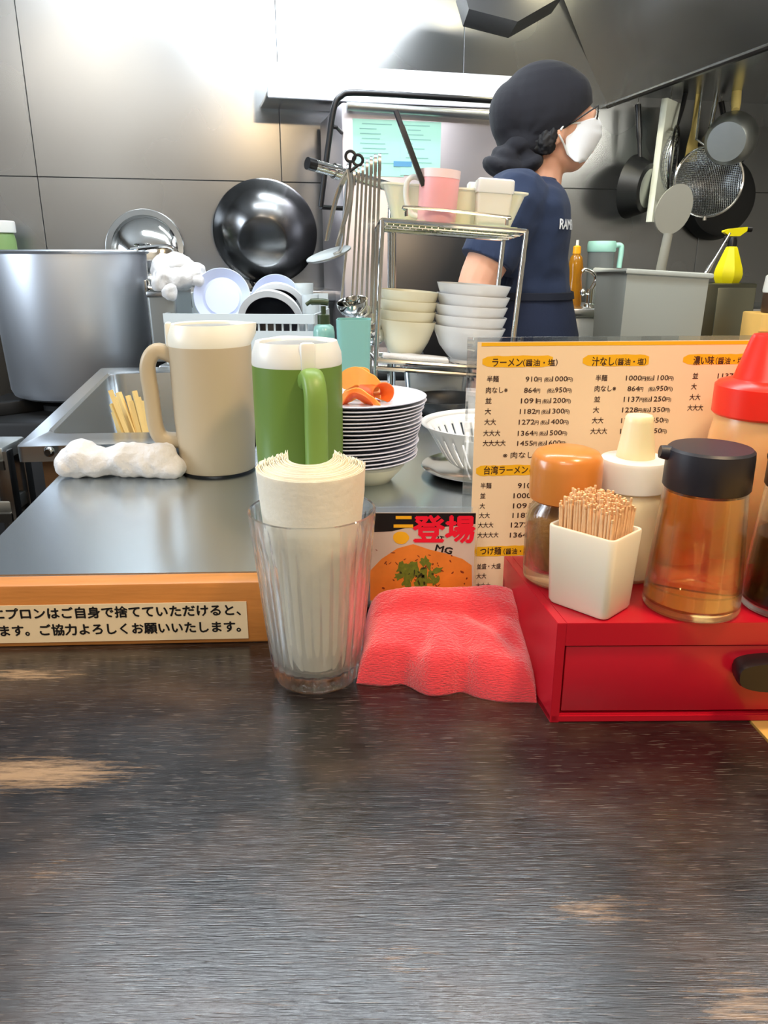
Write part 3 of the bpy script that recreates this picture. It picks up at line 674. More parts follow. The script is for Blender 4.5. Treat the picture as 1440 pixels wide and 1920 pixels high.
bm = B(); ft_(bm, 'OT', 812, 1002, 832, 1012, 3, .03, R(-12)); ft_(bm, 'MG', 816, 1019, 848, 1034, 3, .03, R(-14)); obj('black_lettering', bm, M['blackink'], card, False)

# ------------------------------------------------------------------ on the steel counter
def pitcher(p, rz, label, body_m, lid_m, hd_m, r, h, spout):
    t = thing('insulated_pitcher', label, 'pitcher', p, rz)
    hb = h*.86
    rec('pitcher_body', [(0, 0), (r*.90, 0), (r*.93, .002), (r*.94, .006), (r*1.0, hb*.45), (r*1.0, hb), (r*.9, hb), (0, hb-.001)], body_m, t, 64)
    rec('base_ring', [(r*.80, -.0), (r*.935, 0), (r*.945, .0025), (r*.93, .003), (r*.8, .003)], M['black'], t, 64)
    def lf(x, y, z, a):
        if z > hb+.004:
            k = math.exp(-((math.atan2(math.sin(a-spout), math.cos(a-spout)))/.28)**2)*(z-hb)/(h-hb); return x*(1+.28*k), y*(1+.28*k)
        return x, y
    rec('lid_collar', [(r*.99, hb-.0005), (r*1.005, hb+.002), (r*.99, hb+.012), (r*.93, h-.004), (r*.90, h), (r*.82, h-.001), (r*.80, h-.004), (r*.80, h-.008), (0, h-.008)], lid_m, t, 72, fn=lf)
    bm = B(); lathe(bm, [(0, h-.0085), (r*.74, h-.0085), (r*.76, h-.0055), (r*.70, h-.003), (0, h-.0025)], 48); obj('lid_disc', bm, mat('grey_lid', (150, 152, 150), .3), t)
    bm = B(); w = r*.145
    def hs(p, q, tw): return None
    # handle away from the spout
    pts = smooth_path([(-r*.90, 0, hb-.012), (-r*1.28, 0, hb-.006), (-r*1.52, 0, hb-.022), (-r*1.50, 0, hb*.62), (-r*1.46, 0, hb*.36), (-r*1.30, 0, hb*.27), (-r*.93, 0, hb*.25)], 6)
    Mh_ = Matrix.Rotation(spout, 4, 'Z'); rings = []
    for i, q in enumerate(pts):
        d = (pts[min(i+1, len(pts)-1)]-pts[max(i-1, 0)]).normalized(); nx = Vector((0, 1, 0)); ny = d.cross(nx)
        rings.append([Mh_ @ (q+nx*(r*.24*math.copysign(abs(math.cos(a))**.7, math.cos(a)))+ny*(r*.19*math.copysign(abs(math.sin(a))**.7, math.sin(a)))) for a in [2*PI*k/16 for k in range(16)]])
    loft(bm, rings); obj('handle', bm, hd_m, t)
    bm = B(); box(bm, (-r*.955, 0, (hb+h)/2-.001), (r*.16, r*.33, (h-hb)+.006), .003, Mh_); obj('thumb_lever', bm, lid_m, t)
    return t
taupe = mat('taupe_plastic', (184, 168, 140), .42); ivory = mat('ivory_plastic', (234, 230, 214), .35)
p = PZ(410, 879, SZ); top_ = PY(412, 606, p.y).z-SZ
pitcher(p, 0, 'tall taupe insulated pitcher with an ivory lid behind the white towel', taupe, ivory, taupe, .0475, top_, R(10))
p = PZ(566, 936, SZ); top_ = PY(566, 638, p.y).z-SZ
pitcher(p, 0, 'tall green insulated pitcher with a white lid and its handle in front', mat('leaf_green_plastic', (98, 128, 50), .42), M['white'], mat('handle_green', (118, 150, 68), .4), .0455, top_, R(110))

# rolled white towel
p = PZ(230, 889, SZ); p.y = .882; s = px(p); p = Vector((PY(230, 870, .882).x, .882, SZ))
bm = B()
for (u, v, ru, rv) in ((132, 866, 24, 24), (155, 860, 34, 31), (185, 866, 50, 25), (245, 862, 62, 32), (285, 864, 52, 29), (325, 876, 26, 16)):
    q = PY(u, v, .882)-p; ell(bm, q, (ru*s, .024, min(rv*s, q.z)))
bm = remesh(bm, .0022, 14); crumple(bm, .0042, 30, 3); crumple(bm, .0022, 75, 5)
for v in bm.verts: v.co.z = max(v.co.z, 0)
o = obj('rolled_towel', bm, M['cloth'], ang=180); o.location = p; tag(o, 'rolled white cloth towel lying in front of the sink', 'towel')

# stack of small plates on an upturned cream dish
pb = PZ(655, 893, SZ); pb.y = .865; pb.x = PY(655, 880, .865).x
bm = B(); lathe(bm, [(0, .0), (.026, .0), (.028, .003), (.036, .012), (.042, .0195), (.04, .0215), (0, .0215)], 48); o = obj('upturned_dish', bm, M['cream']); o.location = (pb.x+.022, pb.y, SZ); tag(o, 'cream dish lying under the stack of lilac plates', 'dish')
pm = B(); PR = .0785
lathe(pm, [(0, .0), (.040, .0), (.042, .0022), (.058, .0052), (PR-.001, .0098), (PR, .0108), (PR-.0008, .0113), (.058, .0072), (.042, .0042), (0, .0038)], 72)
pl0 = obj('small_plate', pm, M['greyplate']); ztop = PY(672, 741, .865).z; NP = 17; z0_ = SZ+.0218
pitch = (ztop-.0108-z0_)/(NP-1); random.seed(21)
for k in range(NP):
    o = pl0 if k == 0 else pl0.copy()
    if k: COL.objects.link(o)
    f = k/(NP-1); o.location = (pb.x+.010*f**1.5+random.uniform(-.0012, .0012)*(0 < k < NP-1), pb.y+random.uniform(-.0012, .0012), z0_+pitch*k); o.rotation_euler = (random.uniform(-.006, .006), random.uniform(-.006, .006), random.uniform(0, 6))
    tag(o, 'topmost lilac plate of the stack, carrying orange ribbons' if k == NP-1 else ('lowest lilac plate of the stack, resting on the cream dish' if k == 0 else 'small lilac white plate inside the tall stack behind the tumbler'), 'plate', 'stack of small lilac plates')
# orange ribbons on the top plate
om = mat('orange_ribbon_pale', (246, 172, 84), .5, var=.15, vscale=60, sss=.2, sssr=(.006, .003, .001)); od = mat('orange_ribbon_deep', (240, 110, 40), .45, var=.15, vscale=60, sss=.2, sssr=(.006, .002, .001))
def ribbon(pts, w, m, label, side=(0, 0, 1)):
    bm = B(); P = smooth_path(pts, 7); o0 = P[0].copy(); rings = []
    for i, q in enumerate(P):
        d = (P[min(i+1, len(P)-1)]-P[max(i-1, 0)]).normalized(); sd = Vector(side); sd = (sd-d*sd.dot(d)).normalized(); nn = d.cross(sd)
        ww = w*(.35+.65*min(1, 5*min(i+1, len(P)-i)/len(P)))
        rings.append([q-o0+sd*a*ww/2+nn*b*.0007 for (a, b) in ((-1, -1), (-.5, -1.3), (0, -1.5), (.5, -1.3), (1, -1), (1, 1), (.5, .7), (0, .5), (-.5, .7), (-1, 1))])
    loft(bm, rings); o = obj('orange_ribbon', bm, m); o.location = o0; tag(o, label, 'ribbon', 'orange ribbons on the plates')
zt_ = ztop+.002
Q = lambda u, v, y: PY(u, v, y)
ribbon([Q(640, 725, .875), Q(655, 708, .872), Q(672, 705, .868), Q(690, 716, .862), Q(712, 726, .858)], .020, om, 'palest orange ribbon arched over the back of the pile')
ribbon([Q(640, 752, .858), Q(656, 742, .852), Q(672, 738, .850), Q(690, 750, .845), Q(712, 763, .838)], .013, om, 'long pale orange ribbon running down over the plate rim', (.2, -.3, 1))
ribbon([Q(645, 758, .846), Q(662, 742, .842), Q(680, 746, .840), Q(698, 760, .840)], .017, od, 'deep orange ribbon curled in front of the pile', (.1, -.8, .5))
cx_ = Q(706, 742, .848); ribbon([cx_+Vector((.011*math.cos(a)*(1+.0*a), .006+.0016*a, .0095*math.sin(a))) for a in [R(x) for x in range(-40, 300, 30)]], .026, od, 'deep orange ribbon rolled into a loop at the end of the pile', (.75, -.65, .0))
ribbon([Q(645, 740, .874), Q(675, 728, .872), Q(705, 734, .868), Q(734, 748, .862)], .018, om, 'flat pale orange ribbon lying across the top plate', (0, .8, .5))
ribbon([Q(648, 712, .882), Q(660, 702, .880), Q(680, 700, .878), Q(690, 706, .876)], .014, om, 'short pale orange ribbon standing at the back')

# colander on a steel tray
pc_ = Vector((PY(915, 870, .90).x, .90, SZ))
rec_o = thing('round_tray', 'round steel tray under the white colander', 'tray', pc_)
rec('tray_dish', [(0, .002), (.062, .002), (.072, .006), (.080, .0085), (.0805, .0078), (.073, .0045), (.063, 0), (0, 0)], M['chrome'], rec_o, 64)
bm = B(); prof_o = [(.030, .0065), (.040, .0065), (.048, .012), (.056, .022), (.0635, .034), (.070, .045), (.0755, .0535), (.0815, .0575), (.0825, .0590), (.0815, .0598), (.0745, .0565)]
n = 128; lathe(bm, [(0, .0065)]+prof_o, n)
bm.faces.ensure_lookup_table()
kill = []
for f in bm.faces:
    c_ = f.calc_center_median(); r_ = math.hypot(c_.x, c_.y); a = math.atan2(c_.y, c_.x); k = int(round((a/(2*PI)*n)-.5)) % n
    if .0125 < c_.z < .044 and k % 4 == 0: kill.append(f)
bmesh.ops.delete(bm, geom=kill, context='FACES')
o = obj('colander', bm, M['ware']); o.location = pc_+Vector((0, 0, .002)); sm = o.modifiers.new('thick', 'SOLIDIFY'); sm.thickness = .0016; tag(o, 'white plastic colander with slotted sides beside the plate stack', 'colander')

# steel tray of brown food under the wire rack, black pan beside it
pf_ = Vector((PY(815, 720, 1.50).x, 1.50, SZ)); s = px(pf_)
t = thing('food_pan', 'steel pan of browned meat under the wire rack', 'pan', pf_)
w_, d_, h_ = .125, .09, .052
bm = B(); loft(bm, [rsq(w_*.9, d_*.9, .01, .001), rsq(w_, d_, .012, h_), rsq(w_+.012, d_+.012, .014, h_), rsq(w_+.012, d_+.012, .014, h_-.002), rsq(w_-.003, d_-.003, .012, h_-.003), rsq(w_*.88, d_*.88, .01, .004)]); obj('pan_body', bm, M['steel'], t)
bm = B(); random.seed(8)
for k in range(60): ell(bm, (random.uniform(-.052, .052), random.uniform(-.035, .035), .040+random.uniform(0, .016)), (random.uniform(.006, .013), random.uniform(.006, .010), random.uniform(.004, .008)), Matrix.Rotation(random.uniform(0, 3), 4, 'Z'), 8)
o = obj('browned_meat', bm, mat('browned_meat', (146, 84, 44), .45, var=.5, vscale=90, bump=.6, bscale=200)); o.location = pf_; tag(o, 'heap of browned meat pieces in the steel pan', 'food', kind='stuff')
p = Vector((PY(838, 765, 1.28).x, 1.28, SZ)); t = thing('frying_pan', 'low black pan on the steel counter under the wire rack', 'pan', p)
rec('pan_body', [(0, .001), (.055, .001), (.064, .012), (.068, .024), (.066, .0245), (.062, .013), (.053, .004), (0, .004)], M['iron'], t)
bm = B(); tube(bm, [(.064, .0, .02), (.10, .02, .028), (.15, .045, .03)], [.006, .008, .008], 10); obj('handle', bm, M['black'], t)

# chopsticks standing in the sink
cm = mat('chopstick_wood', (226, 196, 128), .6, var=.1, vscale=40)
chop = [(207, 732, 300), (214, 745, 292), (222, 736, 305), (210, 757, 282), (214, 772, 270), (240, 742, 296), (252, 733, 302), (258, 745, 306), (232, 760, 290), (246, 752, 299), (222, 768, 276), (264, 752, 303)]
random.seed(9)
for i, (u, v, u2) in enumerate(chop):
    a = PY(u, v, 1.14+.02*(i % 3)); b_ = PY(u2, 868, 1.10+.015*((i*7) % 3)); b_.z = -.095+.004*(i % 4)
    b_ = a+(b_-a)*1.0
    d = (a-b_); L_ = d.length; bm = B(); Qm = d.to_track_quat('Z', 'Y').to_matrix().to_4x4() @ Matrix.Rotation(random.uniform(0, 1.5), 4, 'Z')
    loft(bm, [[Qm @ Vector((x*w*.5, y*w*.42, z)) for (x, y) in ((1, 1), (-1, 1), (-1, -1), (1, -1))] for (w, z) in ((.005, 0), (.0068, L_*.6), (.0074, L_))])
    o = obj('wooden_chopstick', bm, cm, smooth=False); o.location = b_; tag(o, 'pale wooden chopstick leaning in the steel sink', 'chopstick', 'wooden chopsticks in the sink')

# ------------------------------------------------------------------ behind the sink
# stock pot
pp = Vector((PY(143, 600, 1.90).x, 1.90, -.02)); ph = PY(143, 470, 1.90).z+.02-.002
t = thing('stock_pot', 'very large brushed aluminium stock pot on the black stove', 'pot', pp)
pot_m = mat('pot_aluminium', (228, 234, 242), .42, 1, rvar=.06, var=.06, vscale=5, stretch=(1, 1, .3))
rec('pot_body', [(0, .0), (.145, .0), (.158, .006), (.164, .02), (.176, ph-.02), (.176, ph-.006), (.181, ph-.004), (.183, ph), (.180, ph+.003), (.174, ph+.001), (.172, ph-.02), (.160, .03), (.15, .012), (0, .010)], pot_m, t, 96)
for sg in (-1, 1):
    bm = B(); zc = ph*.76; x = sg*.176
    tube(bm, smooth_path([(x, -.045, zc), (x+sg*.020, -.044, zc-.005), (x+sg*.034, -.035, zc-.010), (x+sg*.036, 0, zc-.012), (x+sg*.034, .035, zc-.010), (x+sg*.020, .044, zc-.005), (x, .045, zc)], 5), .006, 10)
    for y in (-.045, .045): box(bm, (x+sg*.002, y, zc), (.008, .026, .034), .003)
    for v in bm.verts: v.co = Matrix.Rotation(R(8), 3, 'Z') @ v.co
    obj('handle', bm, M['chrome'], t)
# flat strainer handle resting across the rim
a, b_, c_ = PY(245, 468, 1.86), PY(322, 462, 1.86), PY(330, 480, 1.87)
t = thing('strainer', 'steel strainer whose flat handle sticks out over the pot rim', 'strainer', a)
bm = B(); tube(bm, smooth_path([Vector((0, 0, 0)), b_-a+Vector((-.01, 0, 0)), c_-a, c_-a+Vector((-.002, .02, -.012))], 5), .0045, 8); tube(bm, smooth_path([Vector((0, .035, 0)), b_-a+Vector((-.01, .035, 0)), c_-a+Vector((0, .02, -.012))], 5), .0045, 8); obj('handle', bm, M['chrome'], t)
bm = B(); lathe(bm, [(0, -.10), (.05, -.095), (.075, -.05), (.08, 0), (.083, 0), (.078, -.052), (.052, -.098), (0, -.104)], 32, Matrix.Translation((-.082, .02, 0))); obj('basket', bm, M['dull'], t)
# lid leaning on the wall
def facing(p, axis): return Matrix.Translation(p) @ Vector(axis).normalized().to_track_quat('Z', 'Y').to_matrix().to_4x4()
lp = KW(272, 466, .05); lr = 72*px(lp)
t = thing('pot_lid', 'shiny domed pot lid leaning against the wall behind the stock pot', 'lid', lp)
Ml = facing((0, 0, 0), (.12, -1, .22))
rec('lid_dome', [(0, .030), (lr*.3, .028), (lr*.62, .020), (lr*.80, .010), (lr*.84, .004), (lr*.98, .004), (lr, .001), (lr*.98, -.004), (lr*.95, -.001), (lr*.80, .005), (lr*.6, .016), (0, .026)], M['chrome'], t, 72, Ml)
bm = B(); tube(bm, smooth_path([Ml @ Vector(q) for q in ((-.02, 0, .028), (-.018, 0, .045), (0, 0, .052), (.018, 0, .045), (.02, 0, .028))], 5), .004, 8); obj('knob', bm, M['chrome'], t)
# wok
wp = KW(497, 438, .06); wr = 97*px(wp)
t = thing('steel_wok', 'big round steel wok leaning on the wall with its base showing', 'wok', wp)
Mw_ = facing((0, 0, 0), (.06, -1, -.30))
rec('wok_bowl', [(0, wr*.58), (wr*.42, wr*.575), (wr*.48, wr*.55), (wr*.72, wr*.40), (wr*.88, wr*.20), (wr*.97, 0), (wr*1.0, -.004), (wr*.99, -.008), (wr*.95, -.002), (wr*.86, wr*.18), (wr*.7, wr*.37), (wr*.46, wr*.52), (0, wr*.55)], M['dark_steel'], t, 96, Mw_)
bm = B(); tube(bm, smooth_path([Mw_ @ Vector((wr*x, wr*y, 0)) for (x, y) in ((-.35, -.92), (-.2, -1.12), (.2, -1.12), (.35, -.92))], 5), .005, 8); obj('handle', bm, M['iron'], t)
# green bottle at the frame edge
p = KW(2, 460, .12); p.z = LZ; hh = KW(2, 414, .12).z-LZ; s = px(p)
t = thing('green_bottle', 'green bottle with a white cap beside the wall left of the pot', 'bottle', p)
rec('bottle_body', [(0, 0), (.038, 0), (.040, .004), (.040, hh*.72), (.036, hh*.84), (0, hh*.84)], mat('green_plastic', (120, 150, 92), .4), t); rec('cap', [(0, hh*.835), (.042, hh*.835), (.043, hh*.85), (.043, hh*.985), (.040, hh), (0, hh)], M['white'], t)
# steel bin with crumpled white cloth
p = PY(318, 600, 1.84); zt2 = PY(318, 545, 1.84).z
t = thing('steel_container', 'narrow steel container beside the pot, under the crumpled cloth', 'container', (p.x, 1.86, TZ))
bm = B(); hh = zt2-TZ; loft(bm, [rsq(.062, .15, .008, 0), rsq(.066, .155, .008, hh), rsq(.061, .150, .006, hh), rsq(.057, .145, .006, .004)]); obj('container_body', bm, M['dull'], t)
bm = B(); box(bm, (0, -.0785, hh-.006), (.062, .004, .012), .0015); obj('rim_band', bm, M['steel'], t)
cl = Vector((PY(335, 520, 1.84).x, 1.84, zt2))
bm = B()
for (u, v, ru, rv, dy) in ((310, 505, 22, 20, 0), (335, 498, 26, 18, .01), (360, 512, 24, 15, 0), (330, 522, 40, 18, -.02), (305, 525, 16, 22, -.03), (375, 525, 14, 12, 0), (318, 545, 10, 14, -.075)):
    q = PY(u, v, 1.84+dy)-cl; ell(bm, q, (ru*1.2e-3, .045 if dy > -.05 else .012, rv*1.2e-3))
bm = remesh(bm, .003, 10); crumple(bm, .012, 17, 8); crumple(bm, .004, 45, 2)
for v in bm.verts:
    if v.co.y > -.062: v.co.z = max(v.co.z, .001)
o = obj('crumpled_cloth', bm, M['cloth'], ang=180); o.location = cl; tag(o, 'crumpled white cloth heaped next to the stock pot', 'cloth')

# dish drainer
dp = PY(470, 690, 1.80); dz = TZ; hF = PY(470, 588, 1.74).z-dz
t = thing('dish_drainer', 'pale grey plastic dish drainer with square holes', 'dish rack', (dp.x, 1.83, dz), R(-5))
gp_m = mat('pale_grey_plastic', (196, 204, 206), .45)
bm = B(); W_, D_ = .335, .20
def slab(bm, x0, x1, y0, y1, z0, z1): box(bm, ((x0+x1)/2, (y0+y1)/2, (z0+z1)/2), (x1-x0, y1-y0, z1-z0))
slab(bm, -W_/2, W_/2, -D_/2, D_/2, 0, .004)
z1_ = hF-.020; z2_ = hF-.036
slab(bm, -W_/2, W_/2, -D_/2, -D_/2+.004, 0, z2_); slab(bm, -W_/2, W_/2, -D_/2-.004, -D_/2+.004, z1_, hF)
for k in range(20): x = -W_/2+W_*k/19.; slab(bm, x-.002, x+.002, -D_/2, -D_/2+.004, z2_, z1_)
slab(bm, -W_/2, -.02, -D_/2, -D_/2+.0035, z2_, z1_)
for sx in (-1, 1): slab(bm, sx*W_/2-.002, sx*W_/2+.002, -D_/2, D_/2, 0, hF)
slab(bm, -W_/2, W_/2, D_/2-.004, D_/2, 0, hF+.035)
obj('drainer_body', bm, gp_m, t, False)
bm = B()
for k in range(12): tube(bm, smooth_path([(-W_/2+.03+k*.025, -.06, .005), (-W_/2+.03+k*.025, -.05, .05), (-W_/2+.03+k*.025, .05, .05), (-W_/2+.03+k*.025, .06, .005)], 3), .002, 6)
obj('divider', bm, gp_m, t)
def plate_up(u, v, y, ru, axis, label):
    p = PY(u, v, y); r = ru*px(p); bm = B()
    lathe(bm, [(0, .010), (r*.60, .010), (r*.64, .013), (r*.70, .014), (r*.98, .0005), (r, .002), (r*.98, .004), (r*.72, .018), (r*.62, .0165), (0, .0135)][::-1], 64, facing((0, 0, 0), axis) @ Matrix.Diagonal((1, 1, -1, 1)))
    o = obj('lilac_plate', bm, mat('lilac_ware', (198, 208, 236), .25)); o.location = p; tag(o, label, 'plate', 'lilac plates standing in the drainer')
plate_up(416, 556, 1.80, 53, (.1, -1, .22), 'lilac plate standing upright at the pot end of the dish drainer')
plate_up(517, 562, 1.88, 47, (.05, -1, .2), 'lilac plate standing upright behind the black lined bowls')
def black_bowl(u, v, y, ru, axis, label):
    p = PY(u, v, y); r = ru*px(p); t = thing('lined_bowl', label, 'bowl', p, 0, 'black lined bowls in the drainer'); Mx = facing((0, 0, 0), axis)
    rec('outer_shell', [(r*.80, -.001), (r, .0), (r*1.0, -.003), (r*.93, -.02), (r*.7, -.05), (r*.4, -.064), (0, -.066), ], M['ware'], t, 56, Mx)
    rec('black_lining', [(r*.80, -.0005), (r*.76, -.018), (r*.55, -.042), (r*.3, -.054), (0, -.056)], M['soft_black'], t, 56, Mx)
black_bowl(508, 604, 1.77, 62, (-.05, -1, -.42), 'white bowl with a black inside tipped forward in the drainer, in front')
black_bowl(520, 585, 1.83, 56, (.12, -1, -.42), 'white bowl with a black inside tipped forward in the drainer, behind')
for i, (u, v0, v1, y, ru, lb) in enumerate(((583, 598, 552, 1.78, 16, 'clear plastic cup at the end of the dish drainer'), (572, 595, 531, 1.86, 17, 'taller pale cup at the back corner of the dish drainer'))):
    p = PY(u, v0, y); h_ = PY(u, v1, y).z-p.z+.06; r = ru*px(p); bm = B(); lathe(bm, [(0, 0), (r*.8, 0), (r, h_), (r*.94, h_), (r*.75, .003), (0, .003)], 36)
    o = obj('plastic_cup', bm, mat('frosted_cup', (226, 234, 236), .35, trans=.35)); o.location = p-Vector((0, 0, .06)); o.location.z = max(o.location.z, TZ+.0045); tag(o, lb, 'cup')

# soap pump and teal tub on the steel counter
p = Vector((PY(608, 650, 1.22).x, 1.22, SZ)); zz = lambda v: PY(608, v, 1.22).z-SZ
t = thing('soap_pump', 'pale green soap bottle with a dark green pump', 'soap bottle', p)
r = 18*px(p); h1 = zz(607)
rec('bottle_body', [(0, 0), (r*1.0, 0), (r*1.08, .004), (r*1.08, h1-.012), (r*.95, h1-.004), (r*.6, h1), (0, h1)], mat('pale_teal', (150, 204, 196), .25, trans=.3), t)
dg_ = mat('dark_green_plastic', (52, 66, 40), .35)
rec('pump_collar', [(0, h1-.001), (r*.62, h1-.001), (r*.62, zz(590)), (r*.25, zz(588)), (r*.25, zz(574)), (0, zz(574))], dg_, t)
bm = B(); tube(bm, smooth_path([(-.026, -.004, zz(571)), (-.018, -.002, zz(566)), (0, 0, zz(566)), (.008, 0, zz(568))], 4), [.003]*4+[.005]*9, 10); obj('pump_head', bm, dg_, t)
p = Vector((PY(664, 650, 1.16).x, 1.16, SZ)); zz = lambda v: PY(664, v, 1.16).z-SZ
t = thing('teal_tub', 'translucent teal tub of utensils behind the green pitcher', 'tub', p)
bm = B(); hh = zz(598); loft(bm, [rsq(.042, .042, .008, 0), rsq(.050, .050, .009, hh), rsq(.0475, .0475, .008, hh), rsq(.039, .039, .007, .004)]); obj('tub_body', bm, mat('teal_plastic', (150, 208, 204), .25, trans=.25, ior=1.2), t)

# ------------------------------------------------------------------ wire rack and what stands on it
TL, TR, BL_, BR_ = PY(717, 413, 1.30), PY(987, 434, 1.315), PY(705, 676, 1.30), PY(955, 694, 1.315)
DV = Vector((-.012, .165, -.008))
t = thing('wire_rack', 'two tier chrome wire rack holding bowls behind the menu', 'rack', Vector((BL_.x, 1.30, SZ)))
O_ = Vector((BL_.x, 1.30, SZ))
for i, (T_, B_2) in enumerate(((TL, BL_), (TR, BR_), (TL+DV, BL_+DV), (TR+DV, BR_+DV))):
    bm = B(); ft2 = B_2+(B_2-T_).normalized()*((B_2.z-SZ)/abs((B_2-T_).normalized().z)); ft2.z = SZ
    tube(bm, [T_-O_, B_2-O_, ft2-O_], .0042, 10); ell(bm, ft2-O_+Vector((0, 0, .003)), (.006, .006, .003)); obj('post', bm, M['chrome'], t)
def shelf(nm, a, b, n, m_wire):
    bm = B(); c, d = b+DV, a+DV
    tube(bm, smooth_path([a-O_, b-O_], 2), .004, 8); tube(bm, [d-O_, c-O_], .004, 8); tube(bm, [a-O_, d-O_], .004, 8); tube(bm, [b-O_, c-O_], .004, 8)
    for k in range(1, n): q = a+(b-a)*k/n-O_; tube(bm, [q, q+DV], .0016, 6)
    for k in (1, 2, 3): tube(bm, [a+DV*k/4-O_-Vector((0, 0, .003)), b+DV*k/4-O_-Vector((0, 0, .003))], .0022, 6)
    obj(nm, bm, m_wire, t)
shelf('upper_shelf', TL, TR, 22, M['chrome']); shelf('lower_shelf', BL_, BR_, 22, M['chrome'])
bm = B(); g0, g1 = PY(762, 404, 1.302), PY(950, 421, 1.312); up_ = Vector((0, 0, .012))
tube(bm, smooth_path([g0-O_-up_*.1, g0-O_+up_*.6, g0-O_+up_+Vector((.006, 0, 0)), g1-O_+up_-Vector((.006, 0, 0)), g1-O_+up_*.6, g1-O_-up_*.1], 4), .0028, 8); obj('guard_rail', bm, M['chrome'], t)
bm = B(); tube(bm, [BL_-O_+Vector((0, -.004, -.012)), BR_-O_+Vector((0, -.004, -.012))], .004, 8); obj('brace', bm, M['chrome'], t)
sx = (TR-TL).normalized(); ROLL = -math.asin(sx.z); sxl = (BR_-BL_).normalized()
def onrack(u, a, b, fd):                                   # a place on a shelf at photo column u, fd of the way back
    for k in range(101):
        q = a+(b-a)*k/100+DV*fd
        if 720+F*q.x/(q.y*CP-(q.z-H)*SP) >= u: return q+Vector((0, 0, .004))
    return q+Vector((0, 0, .004))
gm = mat('green_mat', (196, 206, 160), .6)
bm = B(); q = [TL+DV*.08+sx*.012, TR+DV*.08-sx*.012, TR+DV*.94-sx*.012, TL+DV*.94+sx*.012]; q0 = q[0].copy()
loft(bm, [[p-q0+Vector((0, 0, h)) for p in q] for h in (.0042, .0060)]); o = obj('shelf_liner', bm, gm, smooth=False); o.location = q0; tag(o, 'pale green liner sheet on the upper shelf of the wire rack', 'liner')
def tilt(o, roll=ROLL): o.rotation_euler = (0, roll, 0)
# white tub behind
p = onrack(842, TL, TR, .62)+Vector((0, 0, .0022)); s = px(p); hh = 66*s
t = thing('food_tub', 'long white rectangular food tub at the back of the upper rack shelf', 'tub', p); tilt(t)
bm = B(); loft(bm, [rsq(212*s, .085, .012, 0), rsq(258*s, .105, .014, hh), rsq(266*s, .112, .016, hh), rsq(266*s, .112, .016, hh-.003), rsq(252*s, .1, .012, hh-.004), rsq(208*s, .08, .01, .003)]); obj('tub_body', bm, mat('tub_plastic', (226, 226, 208), .4, sss=.2), t)
# pink mug
p = onrack(815, TL, TR, .22)+Vector((0, 0, .0022)); s = px(p); r = 37*s; hh = 90*s
t = thing('pink_mug', 'frosted mug of pink liquid with a white handle', 'mug', p); tilt(t)
rec('mug_body', [(0, 0), (r*.93, 0), (r*.97, .002), (r, hh), (r*.93, hh), (r*.9, hh*.87), (0, hh*.87)], mat('frosted_pink', (242, 178, 180), .4, sss=.4, sssr=(.02, .008, .008)), t)
rec('frosted_rim', [(r*.985, hh*.84), (r*1.012, hh*.84), (r*1.015, hh*1.002), (r*.985, hh*1.002)], mat('frosted_white_pink', (238, 212, 210), .45), t)
bm = B(); tube(bm, smooth_path([(-r*.95, 0, hh*.82), (-r*1.35, 0, hh*.84), (-r*1.62, 0, hh*.72), (-r*1.60, 0, hh*.42), (-r*1.32, 0, hh*.16), (-r*.95, 0, hh*.10)], 5), .0045, 10); obj('handle', bm, M['white'], t)
a, b_ = PY(742, 208, 1.335), PY(797, 330, 1.335); a2 = a+(b_-a)*1.0
t = thing('black_tongs', 'black handled kitchen tool leaning in the pink mug', 'utensil', b_+Vector((.004, 0, -.03)))
ob = b_+Vector((.004, 0, -.03)); bm = B(); d = (a-ob); L_ = d.length; Qm = d.to_track_quat('Z', 'Y').to_matrix().to_4x4()
loft(bm, [[Qm @ Vector((x*w, y*.004, z)) for (x, y) in ((1, .6), (.6, 1), (-.6, 1), (-1, .6), (-1, -.6), (-.6, -1), (.6, -1), (1, -.6))] for (w, z) in ((.0055, 0), (.0075, L_*.3), (.0082, L_*.6), (.0060, L_*.97), (.0045, L_))]); obj('handle', bm, M['soft_black'], t)
bm = B(); loft(bm, [[Qm @ Vector((.010+x*w, y*.004, z)) for (x, y) in ((1, 1), (-1, 1), (-1, -1), (1, -1))] for (w, z) in ((.003, L_*.12), (.0035, L_*.7), (.0015, L_*.82))]); obj('grip_strip', bm, M['black'], t)
# white lidded containers
for (u, fd, wpx, hpx, lb) in ((917, .24, 66, 82, 'tall white lidded container on the upper rack shelf'), (890, .48, 46, 78, 'smaller white container half hidden behind the tall lidded one')):
    p = onrack(u, TL, TR, fd)+Vector((0, 0, .0022)); s = px(p); w_, hh = wpx*s, hpx*s
    t = thing('lidded_container', lb, 'container', p); tilt(t)
    bm = B(); loft(bm, [rsq(w_*.88, w_*.7, .004, 0), rsq(w_*.98, w_*.78, .005, hh*.74)]); obj('container_body', bm, mat('cream_white', (226, 222, 206), .4, sss=.2), t)
    bm = B(); loft(bm, [rsq(w_*1.02, w_*.82, .006, hh*.70), rsq(w_*1.04, w_*.84, .006, hh*.74), rsq(w_*1.02, w_*.82, .007, hh*.97), rsq(w_*.94, w_*.74, .007, hh)]); obj('snap_lid', bm, M['white'], t)
